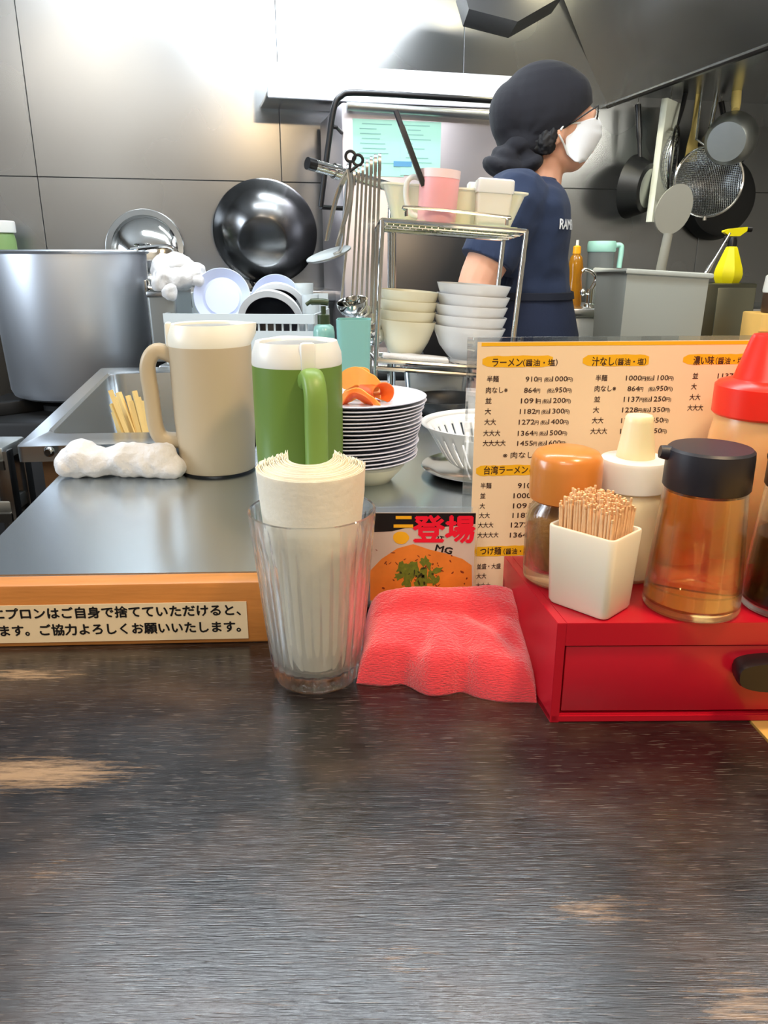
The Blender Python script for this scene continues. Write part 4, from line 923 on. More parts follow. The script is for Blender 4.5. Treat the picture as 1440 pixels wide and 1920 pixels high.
# bowls on the lower shelf
def bowl_mesh(r, h, foot):
    bm = B(); lathe(bm, [(0, .002), (foot*.85, .0015), (foot*.9, 0), (foot, 0), (foot*.98, .006), (foot*1.15, .009), (r*.78, h*.45), (r*.94, h*.82), (r, h-.001), (r, h), (r*.97, h), (r*.90, h*.80), (r*.72, h*.46), (foot*.9, .012), (0, .010)], 64)
    return bm
def stack(u, fd, r_px, h_px, pitch_px, n, m, nm, labels, group, foot):
    p = onrack(u, BL_, BR_, fd); s = px(p); o0 = obj(nm, bowl_mesh(r_px*s, h_px*s, foot*r_px*s), m); up = Vector((math.sin(ROLL), 0, math.cos(ROLL)))
    for k in range(n):
        o = o0 if k == 0 else o0.copy()
        if k: COL.objects.link(o)
        o.location = p+up*(pitch_px*s*k)+Vector((random.uniform(-.001, .001), random.uniform(-.001, .001), 0)); tilt(o, ROLL+random.uniform(-.01, .01)); tag(o, labels[k], 'bowl', group)
stack(757, .45, 54, 68, 17.5, 4, M['cream'], 'cream_bowl', ['lowest cream bowl of the stack on the wire rack', 'second cream bowl from the bottom of its stack', 'third cream bowl from the bottom of its stack', 'topmost cream bowl, showing its open inside'], 'cream bowls on the lower rack shelf', .5)
stack(871, .40, 67, 66, 18.5, 5, M['ware'], 'white_bowl', ['lowest white bowl of the stack on the wire rack', 'second white bowl from the bottom of its stack', 'middle white bowl of the stack of five', 'fourth white bowl from the bottom of its stack', 'topmost white bowl, rim just below the arm'], 'white bowls on the lower rack shelf', .45)
p = BL_+DV*.12+sxl*.01+Vector((0, 0, .0045)); bm = B(); box(bm, (.058, .01, .003), (.11, .04, .006), .002); bmesh.ops.subdivide_edges(bm, edges=bm.edges[:], cuts=6, use_grid_fill=True); crumple(bm, .003, 40, 2)
for v in bm.verts: v.co.z = max(v.co.z, .0)
o = obj('folded_cloth', bm, M['cloth'], ang=180); o.location = p; o.rotation_euler = (0, -math.asin(sxl.z), 0); tag(o, 'flat white cloth along the front of the lower rack shelf', 'cloth')

# ------------------------------------------------------------------ pipe rail with hanging ladles
a, b_ = PY(576, 306, 1.36), PY(712, 345, 1.45)
t = thing('pipe_rail', 'chrome pipe with a black end that the ladles hang from', 'rail', a)
bm = B(); d = b_-a; tube(bm, [d*.10, d*.35], .0095, 16); tube(bm, [d*.35, d*.42], .0125, 16); tube(bm, [d*.42, d*1.15], .0085, 16); obj('pipe', bm, M['chrome'], t)
bm = B(); tube(bm, [d*0, d*.10], .0098, 16); obj('end_cap', bm, M['black'], t)
bm = B(); q = d*1.15; tube(bm, [q, q+Vector((.004, .02, 0)), Vector((q.x+.004, q.y+.02, SZ-a.z))], .008, 12); obj('upright', bm, M['chrome'], t)
def ladle(u0, v0, u1, v1, y, wpx, label, bowl=None, grp='long steel ladles hanging from the pipe'):
    A, E = PY(u0, v0, y), PY(u1, v1, y); s = px(A); t = thing('steel_ladle', label, 'ladle', A, 0, grp); d = E-A
    bm = B(); P = [Vector((0, .018, -.012)), Vector((0, .015, .006)), Vector((0, .006, .012)), Vector((0, 0, .003))]+[d*k for k in (.1, .5, 1.0)]; P = smooth_path(P, 4); rings = []
    for i, q in enumerate(P):
        dd = (P[min(i+1, len(P)-1)]-P[max(i-1, 0)]).normalized(); sd = Vector((1, .25, 0)).normalized(); nn = dd.cross(sd).normalized()
        rings.append([q+sd*x*wpx*s/2+nn*y_*.0012 for (x, y_) in ((-1, -1), (1, -1), (1, 1), (-1, 1))])
    loft(bm, rings); obj('handle', bm, M['steel'], t, ang=60)
    if bowl:
        ub, vb, rpx, ax = bowl; c = PY(ub, vb, y)-A; r = rpx*s
        rec('ladle_bowl', [(r, 0), (r*.97, -r*.25), (r*.75, -r*.62), (r*.4, -r*.86), (0, -r*.93), ][::1]+[(r*.38, -r*.82), (r*.71, -r*.58), (r*.92, -r*.22), (r*.96, 0)], M['chrome'], t, 48, Matrix.Translation(c) @ Vector(ax).normalized().to_track_quat('Z', 'Y').to_matrix().to_4x4()) if False else None
        bm = B(); lathe(bm, [(r*.95, .001), (r, .0012), (r*.99, -r*.2), (r*.78, -r*.62), (r*.42, -r*.86), (0, -r*.95)], 48, facing(c, ax)); lathe(bm, [(r*.95, .001), (r*.93, -r*.2), (r*.72, -r*.58), (r*.4, -r*.80), (0, -r*.88)], 48, facing(c, ax)); bmesh.ops.remove_doubles(bm, verts=bm.verts, dist=1e-5); obj('ladle_bowl', bm, M['chrome'], t)
ladle(664, 330, 640, 560, 1.30, 4.5, 'steel ladle at the left of the bundle with its bowl facing out', (660, 566, 31, (-.15, -.25, .9)))
for i, (u0, v0, u1, v1, w_, y) in enumerate(((672, 326, 660, 556, 4, 1.31), (680, 321, 668, 560, 4, 1.325), (688, 314, 677, 575, 4.5, 1.34), (696, 309, 686, 590, 5, 1.35), (704, 305, 694, 610, 5, 1.36), (712, 303, 702, 620, 5, 1.37))):
    ladle(u0, v0, u1, v1, y, w_, ['steel ladle handle second in the hanging bundle', 'steel ladle handle third in the hanging bundle', 'steel ladle handle fourth in the hanging bundle', 'steel ladle handle fifth in the hanging bundle', 'steel ladle handle next to last in the hanging bundle', 'steel ladle handle nearest the wire rack in the bundle'][i], (u1-2, v1+6, 20+i, (-.2, .3, .9)))
# skimmer
A, E = PY(652, 318, 1.27), PY(640, 470, 1.27); t = thing('flat_skimmer', 'flat oval steel skimmer jutting out in front of the wok', 'skimmer', A)
bm = B(); d = E-A; tube(bm, smooth_path([Vector((0, .03, -.006)), Vector((0, .02, .006)), Vector((0, 0, 0)), d*.5, d*.95, d+Vector((-.012, 0, -.006))], 5), .0028, 8); obj('handle', bm, M['steel'], t)
c = PY(617, 479, 1.27)-A; rr = 45*px(A); bm = B(); lathe(bm, [(0, -.004), (rr*.8, -.002), (rr, .001), (rr, .003), (rr*.8, .000), (0, -.002)], 48, Matrix.Translation(c) @ Matrix.Rotation(R(-16), 4, 'Y') @ Matrix.Rotation(R(12), 4, 'X') @ Matrix.Diagonal((1, 1.0, 1, 1))); obj('skimmer_disc', bm, M['dull'], t)
# tongs with black ring ends
A = PY(655, 318, 1.25); t = thing('steel_tongs', 'steel tongs with two black ring grips hanging from the pipe', 'tongs', A); s = px(A)
for i, (ue, ve) in enumerate(((612, 452), (632, 462))):
    bm = B(); d = PY(ue, ve, 1.25-.01*i)-A; sd = Vector((.5, .8, 0)).normalized(); P = smooth_path([Vector((0, .0, 0)), d*.35+Vector((-.006+.014*i, 0, 0)), d], 6); loft(bm, [[q+sd*x*.006*(1-.5*j/len(P))+Vector((y_*.0012, 0, 0)) for (x, y_) in ((-1, -1), (1, -1), (1, 1), (-1, 1))] for j, q in enumerate(P)]); obj('arm', bm, M['steel'], t, ang=60)
for i, (uc, vc) in enumerate(((657, 293), (671, 300))):
    c = PY(uc, vc, 1.25)-A; bm = B(); tube(bm, [c+Vector((9*s*math.cos(q), .002, 9*s*math.sin(q))) for q in [2*PI*k/24 for k in range(24)]], .0022, 8, True); tube(bm, [c+Vector((0, .002, -9*s)), Vector((0, 0, -.003))], .0022, 8); obj('ring_grip', bm, M['black'], t)

# ------------------------------------------------------------------ steel appliance behind the rack
ay = 2.20; Ax0 = PY(640, 200, ay); AR = Matrix.Translation((Ax0.x, ay, FZ)) @ Matrix.Rotation(R(WY), 4, 'Z')
t = thing('steel_appliance', 'tall stainless kitchen appliance with green notices and a black tube guard', 'appliance', (Ax0.x, ay, FZ), R(WY))
an_ = (AR.to_3x3() @ Vector((0, 1, 0))); Ai = AR.inverted()
def aq(u, v, off=0): q = Ai @ PP(u, v, Vector((Ax0.x, ay, 0))-an_*off, an_); return q
at = aq(650, 192); aw = aq(1005, 300).x
bm = B(); box(bm, (aw/2, .165, at.z/2), (aw, .33, at.z), .006); obj('appliance_body', bm, mat('appliance_steel', (186, 180, 184), .34, .85, var=.05, vscale=6), t)
bm = B(); a, b_ = aq(650, 199, .014), aq(1000, 222, .014); tube(bm, [a, b_], .011, 14)
for q in (a+(b_-a)*.02, a+(b_-a)*.98): tube(bm, [q, q+Vector((0, .014, 0))], .006, 8)
obj('rail_bar', bm, M['dull'], t)
bm = B(); P = [aq(u, v, .05) for (u, v) in ((1000, 194), (925, 189), (800, 181), (668, 174), (640, 180), (627, 200), (617, 262), (601, 388))]
tube(bm, smooth_path(P, 6), .0075, 12); obj('tube_guard', bm, M['black'], t)
bm = B(); q = aq(622, 238, .05); tube(bm, [q, q+Vector((.012, 0, 0)), q+Vector((.035, .05, -.005))], .005, 8); q2 = P[-1]; tube(bm, [q2, q2+Vector((.02, .02, 0)), q2+Vector((.075, .052, 0))], .006, 8); obj('guard_bracket', bm, M['black'], t)
gn = mat('green_paper', (176, 230, 212), .6)
for (u0, v0, u1, v1, nm) in ((661, 222, 757, 332, 0), (751, 226, 825, 330, 1)):
    a, b_ = aq(u0, v0, .001+.001*nm), aq(u1, v1, .001+.001*nm); bm = B(); box(bm, ((a.x+b_.x)/2, a.y, (a.z+b_.z)/2), (b_.x-a.x, .0006, a.z-b_.z)); sh = obj('notice_sheet', bm, gn, t, False)
    sh['label'] = 'pale green notice sheet'
    bm = B(); random.seed(nm)
    for k in range(9):
        zl = a.z-(a.z-b_.z)*(.08+.085*k); xl_ = a.x+(b_.x-a.x)*random.uniform(.08, .2); w_ = (b_.x-a.x)*random.uniform(.2, .7); box(bm, (xl_+w_/2, a.y-.0006, zl), (w_, .0004, .0022))
    obj('printed_lines', bm, mat('faint_print', (138, 190, 180), .6), sh, False)
    if nm: bm = B(); c, d = aq(738, 302, .003), aq(772, 313, .003); box(bm, ((c.x+d.x)/2, c.y, (c.z+d.z)/2), (d.x-c.x, .0004, c.z-d.z)); obj('blue_block', bm, mat('blue_print', (98, 160, 200), .6), sh, False)
bm = B(); c, d = aq(735, 430, .002), aq(990, 640, .002); box(bm, ((c.x+d.x)/2, c.y+.0, (c.z+d.z)/2-.05), (d.x-c.x, .004, c.z-d.z+.1), .001); obj('lower_door', bm, mat('brown_grey_steel', (96, 92, 88), .35, .8), t)

# ------------------------------------------------------------------ right hand wash place
cy0 = 2.26; cz = PY(1110, 573, 2.40).z; xa_, xb_ = PY(1062, 600, cy0).x, 1.30
t = thing('wash_counter', 'low steel wash counter along the wall behind the cook', 'counter', (xa_, cy0, FZ))
bm = B(); box(bm, ((xb_-xa_)/2, .16, cz-FZ-.012), (xb_-xa_, .32, .024), .003); obj('counter_top', bm, M['steel'], t)
bm = B(); box(bm, ((xb_-xa_)/2, .165, (cz-FZ-.024)/2), (xb_-xa_-.01, .3, cz-FZ-.024), .002); obj('counter_body', bm, M['dull'], t)
def stand(u, y): q = PY(u, 573, y); return Vector((q.x, y, cz))
p = stand(1074, 2.40); s = px(p); t = thing('dish_soap_bottle', 'amber dish soap bottle with an orange cap behind the cook', 'bottle', p); hh = 116*s
rec('bottle_body', [(0, 0), (14*s, 0), (15*s, .004), (14.5*s, hh*.3), (12*s, hh*.45), (14*s, hh*.6), (11*s, hh*.74), (6*s, hh*.80), (0, hh*.80)], mat('amber_soap', (206, 140, 30), .15, trans=.5), t)
rec('orange_cap', [(0, hh*.795), (7.5*s, hh*.795), (7*s, hh*.90), (3*s, hh*.92), (0, hh*.92)], mat('orange_cap', (246, 170, 30), .35), t); rec('white_tip', [(0, hh*.915), (3*s, hh*.915), (2.6*s, hh), (0, hh)], M['white'], t)
p = stand(1119, 2.50); s = px(p); hh = PY(1119, 452, 2.50).z-cz
t = thing('water_jug', 'clear water jug with a mint green lid and handle', 'jug', p); r = 24*s
rec('jug_body', [(0, 0), (r*.92, 0), (r*.94, .003), (r, hh*.84), (r*.96, hh*.84), (r*.9, .006), (0, .006)], mat('jug_plastic', (196, 204, 206), .18, trans=.75, ior=1.15), t)
mint = mat('mint_plastic', (168, 222, 210), .4)
rec('mint_lid', [(0, hh*.83), (r*1.04, hh*.83), (r*1.08, hh*.85), (r*1.08, hh*.96), (r*1.0, hh), (0, hh)], mint, t)
bm = B(); tube(bm, smooth_path([(r*.9, -.01, hh*.93), (r*1.35, -.01, hh*.93), (r*1.45, -.01, hh*.85), (r*1.38, -.01, hh*.58)], 5), [.008]*16, 10); obj('handle', bm, mint, t)
p = stand(1105, 2.36); s = px(p); t = thing('wash_tap', 'small chrome tap in front of the water jug', 'tap', p)
bm = B(); lathe(bm, [(0, 0), (.016, 0), (.016, .006), (.009, .010), (.009, .05), (0, .05)], 20); obj('tap_base', bm, M['chrome'], t)
bm = B(); tube(bm, smooth_path([(0, 0, .045), (.014, 0, .075), (.004, 0, .095), (-.02, 0, .105), (-.028, 0, .098)], 5), .006, 10); obj('spout', bm, M['chrome'], t)
bm = B(); tube(bm, [(0, 0, .035), (-.022, -.012, .04)], .005, 8); ell(bm, (-.026, -.014, .041), (.009, .009, .011)); obj('tap_knob', bm, M['chrome'], t)
p = stand(1155, 2.45); s = px(p); t = thing('white_box', 'small white boxed soap dispenser beside the grey bin', 'box', p); w_, hh = 36*s, 60*s
bm = B(); box(bm, (0, 0, hh/2), (w_, .05, hh), .004); obj('box_body', bm, M['white'], t)
bm = B(); lathe(bm, [(0, .002), (.0045, .002), (.005, 0), (0, 0)], 16, Matrix.Translation((.0, -.0252, hh*.36)) @ Matrix.Rotation(PI/2, 4, 'X') @ Matrix.Diagonal((.8, 1.4, 1, 1))); obj('dark_button', bm, M['black'], t)
# bench carrying the bin and the cabinet
bz = -.12
t = thing('low_bench', 'low steel bench under the grey bin', 'bench', (.82, 2.02, FZ))
bm = B(); box(bm, (0, 0, bz-FZ-.02), (.62, .40, .04), .004); obj('bench_top', bm, M['dull'], t)
for x in (-.28, .28):
    for y in (-.17, .17):
        bm = B(); tube(bm, [(x, y, 0), (x, y, bz-FZ-.03)], .016, 10); obj('leg', bm, M['dull'], t)
p0, p1 = PY(1177, 505, 1.88), PY(1331, 514, 1.90); c0, c1 = PY(1162, 640, 1.90), PY(1312, 640, 1.92)
k = (p0.z-bz)/(p0.z-c0.z); q0, q1 = p0+(c0-p0)*k, p1+(c1-p1)*((p1.z-bz)/(p1.z-c1.z)); Dv = Vector((-.03, .16, 0)); O2 = (q0+q1+Dv)/2; O2.z = bz
t = thing('grey_bin', 'pale grey plastic bin with tapered sides behind the menu', 'bin', O2)
def quad(a, b, dv, z, ins=0):
    u_ = (b-a).normalized(); w_ = dv.normalized(); L_ = [a+u_*ins+w_*ins, b-u_*ins+w_*ins, b+dv-u_*ins-w_*ins, a+dv+u_*ins-w_*ins]
    return [Vector((p.x-O2.x, p.y-O2.y, (p.z-O2.z) if z is None else z)) for p in L_]
bm = B(); loft(bm, [quad(q0, q1, Dv*.8, 0), quad(p0, p1, Dv, None), quad(p0, p1, Dv, None, .004), quad(q0, q1, Dv*.8, .006, .006)]); obj('bin_body', bm, mat('bin_plastic', (172, 176, 168), .5), t, False)
bm = B(); rimp = [p+Vector((0, 0, -.004)) for p in quad(p0, p1, Dv, None, -.003)]; tube(bm, rimp, .006, 8, True); obj('rim', bm, mat('bin_rim', (184, 188, 180), .45), t)
# paddle, utensil standing in the bin
A, E = PY(1262, 395, 2.0), PY(1238, 510, 1.98); t = thing('wooden_paddle', 'pale flat paddle standing head up in the grey bin', 'paddle', E); s = px(A)
pm_ = mat('pale_paddle', (150, 148, 136), .6)
bm = B(); d = A-E; B0 = Vector((q0.x*.55+q1.x*.45+.0, 1.985, bz+.02))-E; tube(bm, [d*.62, Vector((0, 0, 0)), B0], [.011, .012, .012], 12); obj('handle', bm, pm_, t)
bm = B(); poly = [(36*s*math.cos(q)*.9, 48*s*math.sin(q)*(1 if math.sin(q) > 0 else .9)) for q in [2*PI*k/32 for k in range(32)]]; prism(bm, poly, -.004, .004, Matrix.Translation(d) @ Matrix.Rotation(R(20), 4, 'Y') @ Matrix.Rotation(PI/2, 4, 'X')); obj('blade', bm, pm_, t)
A, E = PY(1369, 437, 1.97), PY(1322, 516, 1.95); d = A-E; t = thing('long_spoon', 'long steel spoon handle slanting out of the grey bin', 'spoon', E)
bm = B(); tube(bm, [d, d*.4, d*.15, d*-.6], [.0022, .003, .006, .004], 10); obj('handle', bm, M['chrome'], t)
# steel cabinet and spray bottle
kz = PY(1365, 531, 2.10).z; x0, x1 = PY(1335, 560, 2.03).x, PY(1432, 560, 2.03).x
t = thing('steel_cabinet', 'dark steel cabinet behind the grey bin', 'cabinet', (x0, 2.085, bz))
bm = B(); box(bm, ((x1-x0)/2, .07, (kz-bz)/2), (x1-x0, .16, kz-bz), .004); obj('cabinet_body', bm, mat('olive_steel', (92, 92, 78), .3, .8), t)
bm = B(); box(bm, ((x1-x0)*.60, -.012, (kz-bz)*.5), ((x1-x0)*.74, .004, (kz-bz)*.94), .001); obj('door_panel', bm, mat('olive_steel_light', (124, 124, 106), .32, .8), t)
p = Vector((PY(1363, 530, 2.14).x, 2.14, kz)); s = px(p); t = thing('spray_bottle', 'bright yellow spray bottle standing on the dark cabinet', 'spray bottle', p)
ym = mat('bright_yellow', (236, 222, 8), .4)
rec('bottle_body', [(0, 0), (22*s, 0), (26*s, .012), (27*s, .022), (25*s, 26*s), (11*s, 62*s), (9*s, 64*s), (0, 64*s)], ym, t, 8, ang=20)
rec('neck_ring', [(0, 63*s), (8.5*s, 63*s), (8*s, 74*s), (6*s, 80*s), (0, 80*s)], M['black'], t)
bm = B(); loft(bm, [[Vector((x, y*6*s, z)) for (y, z) in ((-1, z0), (1, z0), (1, z1), (-1, z1))] for (x, z0, z1) in ((-20*s, 89*s, 92*s), (-8*s, 82*s, 95*s), (10*s, 82*s, 97*s), (22*s, 91*s, 98*s))]); obj('spray_head', bm, ym, t)
bm = B(); tube(bm, [(18*s, 0, 94*s), (32*s, 0, 94*s)], .007, 10); tube(bm, smooth_path([(-8*s, 0, 86*s), (-14*s, 0, 80*s), (-12*s, 0, 70*s)], 4), .004, 8); obj('nozzle', bm, M['black'], t)
p = PY(1452, 600, 1.80); t = thing('wooden_crate', 'yellowish wooden crate at the frame edge behind the red capped bottle', 'crate', (p.x+.03, 1.84, bz))
bm = B(); hh = PY(1432, 588, 1.80).z-bz; box(bm, (0, 0, hh/2), (.13, .1, hh), .004); obj('crate_body', bm, M['pale_wood'], t)
bm = B(); box(bm, (0, -.052, hh*.86), (.134, .006, .006)); obj('batten', bm, M['pine'], t)
p2 = Vector((p.x+.012, 1.83, bz+hh)); hh2 = PY(1440, 500, 1.83).z-p2.z; t = thing('white_jar', 'white jar with a brown base on the wooden crate', 'jar', p2)
rec('jar_base', [(0, 0), (.028, 0), (.030, .004), (.030, hh2*.45), (0, hh2*.45)], mat('brown_jar', (66, 48, 34), .4), t); rec('white_lid', [(0, hh2*.445), (.031, hh2*.445), (.032, hh2*.5), (.029, hh2*.8), (.02, hh2*.86), (0, hh2*.87)], M['white'], t)

# ------------------------------------------------------------------ utensils hanging under the hood
t = thing('hanging_rail', 'thin steel rail under the hood that the pans hang from', 'rail', KW(1225, 160, .08)); A, E = KW(1190, 160, .08), KW(1480, 180, .08); o_ = KW(1225, 160, .08)
bm = B(); tube(bm, [A-o_, E-o_], .005, 10); obj('rail_bar', bm, M['chrome'], t)
for f in (.05, .5, .95):
    bm = B(); q = A+(E-A)*f-o_; tube(bm, [q, q+WN*.078], .004, 8); obj('bracket', bm, M['chrome'], t)
def hook(t, top, rail_u):                                  # wire hook from the handle end up over the rail
    bm = B(); f = max(0.02, min(.98, (rail_u-1190)/290)); rp_ = A+(E-A)*f; q = rp_-Vector(t.location); e_ = top
    tube(bm, smooth_path([e_, e_+Vector((0, 0, .012)), q+Vector((0, -.006, -.002))-WN*.002, q+Vector((0, 0, .007)), q+WN*.007], 4), .0018, 6); obj('hook', bm, M['chrome'], t)
# frying pan
c = KW(1200, 352, .10); s = px(c); r = 56*s; ax = Vector((.72, -.68, -.12)).normalized()
t = thing('hanging_pan', 'dark frying pan hanging beside the white cutting board', 'pan', c); Mx = facing((0, 0, 0), ax)
rec('pan_body', [(0, .03), (r*.70, .03), (r*.76, .027), (r*.98, -.025), (r, -.03), (r*.97, -.03), (r*.72, .024), (0, .026)], M['iron'], t, 64, Mx); rec('pan_base', [(0, .0308), (r*.60, .0308), (r*.60, .0302), (0, .0302)], M['dull'], t, 48, Mx)
bm = B(); e_ = KW(1196, 196, .085)-c; st = Vector((-.01, -.0, r*.93)); tube(bm, smooth_path([st, st*.6+e_*.4, e_], 5), [.007]*5+[.010]*6, 10); obj('handle', bm, M['black'], t); hook(t, e_, 1196)
# cutting board
c = KW(1232, 300, .13); s = px(c); a = KW(1246, 184, .14); b_ = KW(1216, 416, .14)
t = thing('cutting_board', 'thick white cutting board hanging edge on under the hood', 'cutting board', a); d = b_-a; nb = Vector((.62, .78, 0)).normalized(); wb = Vector((.78, -.62, 0)).normalized()
bm = B(); TH, WD = .020, .12
loft(bm, [[a-a+d*f+wb*x*TH+nb*(y*WD) for (x, y) in ((-.5, 0.02), (-.3, 0), (.3, 0), (.5, .02), (.5, 1), (-.5, 1))] for f in (0, .02, .98, 1)]); obj('board', bm, mat('board_white', (214, 218, 204), .5), t); hook(t, nb*.06+Vector((0, 0, -.004)), 1252)
# edge-on strainer
c = KW(1263, 305, .14); s = px(c); r = 62*s; Mx = facing((0, 0, 0), (.90, -.42, 0))
t = thing('round_strainer', 'round wire strainer hanging edge on next to the cutting board', 'strainer', c)
bm = B(); tube(bm, [Mx @ Vector((r*math.cos(q), r*math.sin(q), 0)) for q in [2*PI*k/40 for k in range(40)]], .005, 8, True); obj('rim', bm, M['dark_steel'], t)
def meshbowl(bm, r, dep, Mx, n=13):
    for ax_ in (0, 1):
        for k in range(1, n):
            w_ = -r+2*r*k/n; hw = math.sqrt(max(0, r*r-w_*w_)); P = []
            for j in range(9):
                q = -hw+2*hw*j/8; z = -dep*(1-(q*q+w_*w_)/(r*r)); P.append(Mx @ Vector((q, w_, z) if ax_ == 0 else (w_, q, z)))
            tube(bm, P, .0011, 4, cap=False)
bm = B(); meshbowl(bm, r, .04, Mx, 17); obj('wire_mesh', bm, M['steel'], t)
bm = B(); e_ = KW(1286, 172, .09)-c; tube(bm, [Vector((0, 0, r)), Vector((.004, 0, r+.02))*1.0+(e_-Vector((0, 0, r)))*.3, e_], [.004, .007, .008], 10); obj('handle', bm, M['black'], t); hook(t, e_, 1286)
# black pan
c = KW(1353, 375, .06); s = px(c); r = 73*s; Mx = facing((0, 0, 0), (.15, -1, -.12)); t = thing('black_pan', 'wide black frying pan hanging behind the sieve', 'pan', c)
rec('pan_body', [(0, .022), (r*.76, .022), (r*.84, .018), (r*.99, -.018), (r, -.022), (r*.97, -.022), (r*.80, .014), (0, .018)], M['iron'], t, 72, Mx)
bm = B(); e_ = KW(1352, 190, .075)-c; tube(bm, [Vector((0, 0, r*.9)), Vector((0, -.01, r*1.2)), e_], [.008, .009, .009], 10); obj('handle', bm, M['black'], t); hook(t, e_, 1352)
# sieve
c = KW(1329, 340, .16); s = px(c); r = 62*s; Mx = facing((0, 0, 0), (-.10, -1, .05)); t = thing('big_sieve', 'large round sieve with a bright rim hanging in front of the black pan', 'sieve', c)
bm = B(); tube(bm, [Mx @ Vector((r*math.cos(q), r*math.sin(q), 0)) for q in [2*PI*k/48 for k in range(48)]], .0045, 8, True); tube(bm, [Mx @ Vector((0, -r, 0)), Mx @ Vector((0, -r-.012, 0))], .006, 8); obj('rim', bm, M['chrome'], t)
bm = B(); meshbowl(bm, r, .055, Mx, 40); obj('wire_mesh', bm, M['steel'], t)
bm = B(); e_ = KW(1318, 150, .09)-c; tube(bm, [Vector((-.02, 0, r*.96)), KW(1306, 262, .15)-c, e_], [.004, .005, .004], 10); obj('handle', bm, M['chrome'], t); hook(t, e_, 1318)
# wooden spatula
c = KW(1306, 215, .11); t = thing('wooden_spatula', 'slim yellow wooden spatula hanging behind the sieve handle', 'spatula', c); a, b_ = KW(1311, 160, .09)-c, KW(1298, 272, .11)-c
bm = B(); loft(bm, [[q+Vector((x*w, y*.003, 0)) for (x, y) in ((-1, -1), (1, -1), (1, 1), (-1, 1))] for (q, w) in ((a, .007), (a*.3+b_*.7, .009), (b_, .017), (b_+Vector((0, 0, -.05)), .020))]); obj('blade', bm, mat('yellow_wood', (186, 164, 92), .55), t, ang=60); hook(t, a, 1311)
# long steel ladle
c = KW(1340, 190, .13); t = thing('steel_dipper', 'steel dipper with a thick bright handle behind the grey saucepan', 'dipper', c); a, b_ = KW(1349, 150, .10)-c, KW(1332, 240, .15)-c
bm = B(); tube(bm, [a+Vector((0, 0, .015)), a, a*.7+b_*.3, b_], [.004, .011, .009, .007], 12); obj('handle', bm, M['chrome'], t)
s = px(c); r = 46*s; Mx = facing(KW(1372, 262, .15)-c, (.55, -.72, .35)); bm = B(); lathe(bm, [(r, 0), (r*1.04, .001), (r*1.0, -.01), (r*.8, -.05), (r*.5, -.065), (0, -.068)], 48, Mx); lathe(bm, [(r, 0), (r*.95, -.01), (r*.76, -.047), (r*.47, -.061), (0, -.064)], 48, Mx); bmesh.ops.remove_doubles(bm, verts=bm.verts, dist=1e-5); obj('bowl', bm, M['dark_steel'], t); hook(t, a+Vector((0, 0, .015)), 1349)
# saucepan with wooden handle
c = KW(1368, 262, .22); s = px(c); r = 47*s; Mx = facing((0, 0, 0), (-.55, -.80, -.25)); t = thing('small_saucepan', 'grey aluminium saucepan with a pale wooden handle hanging in front of the sieve', 'saucepan', c)
rec('pan_body', [(0, .045), (r*.72, .044), (r*.86, .034), (r*.95, .0), (r, -.03), (r*.96, -.03), (r*.9, 0), (r*.8, .03), (0, .04)], M['dull'], t, 64, Mx, fn=lambda x, y, z, a: (x*(1+.16*math.exp(-((a-PI)/.25)**2)*(z < -.01)), y))
a, b_ = KW(1384, 136, .12)-c, KW(1379, 207, .20)-c; bm = B(); tube(bm, [b_*.96, b_*.96+Vector((-.006, 0, -.03)), Vector((.012, .01, r*.80))], [.006, .006, .008], 10); obj('tang', bm, M['dull'], t)
bm = B(); tube(bm, [a, a*.9+b_*.1, a*.2+b_*.8, b_], [.009, .014, .015, .012], 14); obj('wooden_handle', bm, mat('handle_wood', (206, 184, 112), .5, var=.1, vscale=30), t); hook(t, a, 1384)

# ------------------------------------------------------------------ the cook
PYW = 1.95; fx = Vector((math.cos(R(3)), math.sin(R(3)), 0)); sx_ = Vector((math.sin(R(3)), -math.cos(R(3)), 0)); ZU = Vector((0, 0, 1))
def PW(u, v, dy=0): return PY(u, v, PYW+dy)
FM = Matrix((fx, sx_, ZU)).transposed().to_4x4()           # facing, right hand side, up
PO = Vector((PW(985, 600).x, PYW, FZ))
cook = thing('person', 'cook in a dark headscarf, white mask and navy shirt looking to the side', 'person', PO)
L_ = lambda p: Vector(p)-PO
def mid(u, v, s=0):                                        # place in the cook's middle plane seen at photo (u, v), then moved s to the side
    q = PP(u, v, Vector((PW(1010, 400).x, PYW, 0)), sx_); return L_(q+sx_*s)
def eb(bm, u, v, a, b, c, s=0, rot=0): ell(bm, mid(u, v, s), (a, b, c), FM @ Matrix.Rotation(R(rot), 4, 'Y') if rot else FM)
skin_m = mat('skin', (226, 170, 140), .5, sss=.25, sssr=(.012, .005, .003), var=.05, vscale=20)
# body
bm = B()
eb(bm, 1016, 212, .092, .076, .094); eb(bm, 1040, 232, .085, .070, .085, rot=-12)
eb(bm, 1066, 268, .056, .054, .060, rot=-15); eb(bm, 1072, 302, .030, .036, .024, rot=-15); eb(bm, 1046, 292, .05, .05, .03, rot=30)
eb(bm, 1106, 214, .012, .036, .012); eb(bm, 1104, 236, .020, .011, .018, rot=-35); eb(bm, 1109, 249, .009, .011, .010)
eb(bm, 1100, 276, .020, .024, .007); eb(bm, 1099, 284, .019, .021, .006)
for sg in (-1, 1):
    eb(bm, 1031, 257, .016, .007, .028, sg*.071, 12); eb(bm, 1034, 268, .008, .007, .010, sg*.070); eb(bm, 1090, 240, .024, .016, .016, sg*.040); eb(bm, 1100, 220, .010, .013, .008, sg*.031)
capsule(bm, [mid(1018, 300), mid(1010, 335), mid(1000, 372)], [.050, .054, .066])
ell(bm, mid(985, 400), (.075, .15, .07), FM); ell(bm, mid(980, 440), (.085, .135, .10), FM); ell(bm, mid(985, 530), (.085, .125, .12), FM); ell(bm, mid(990, 620), (.09, .135, .11), FM)
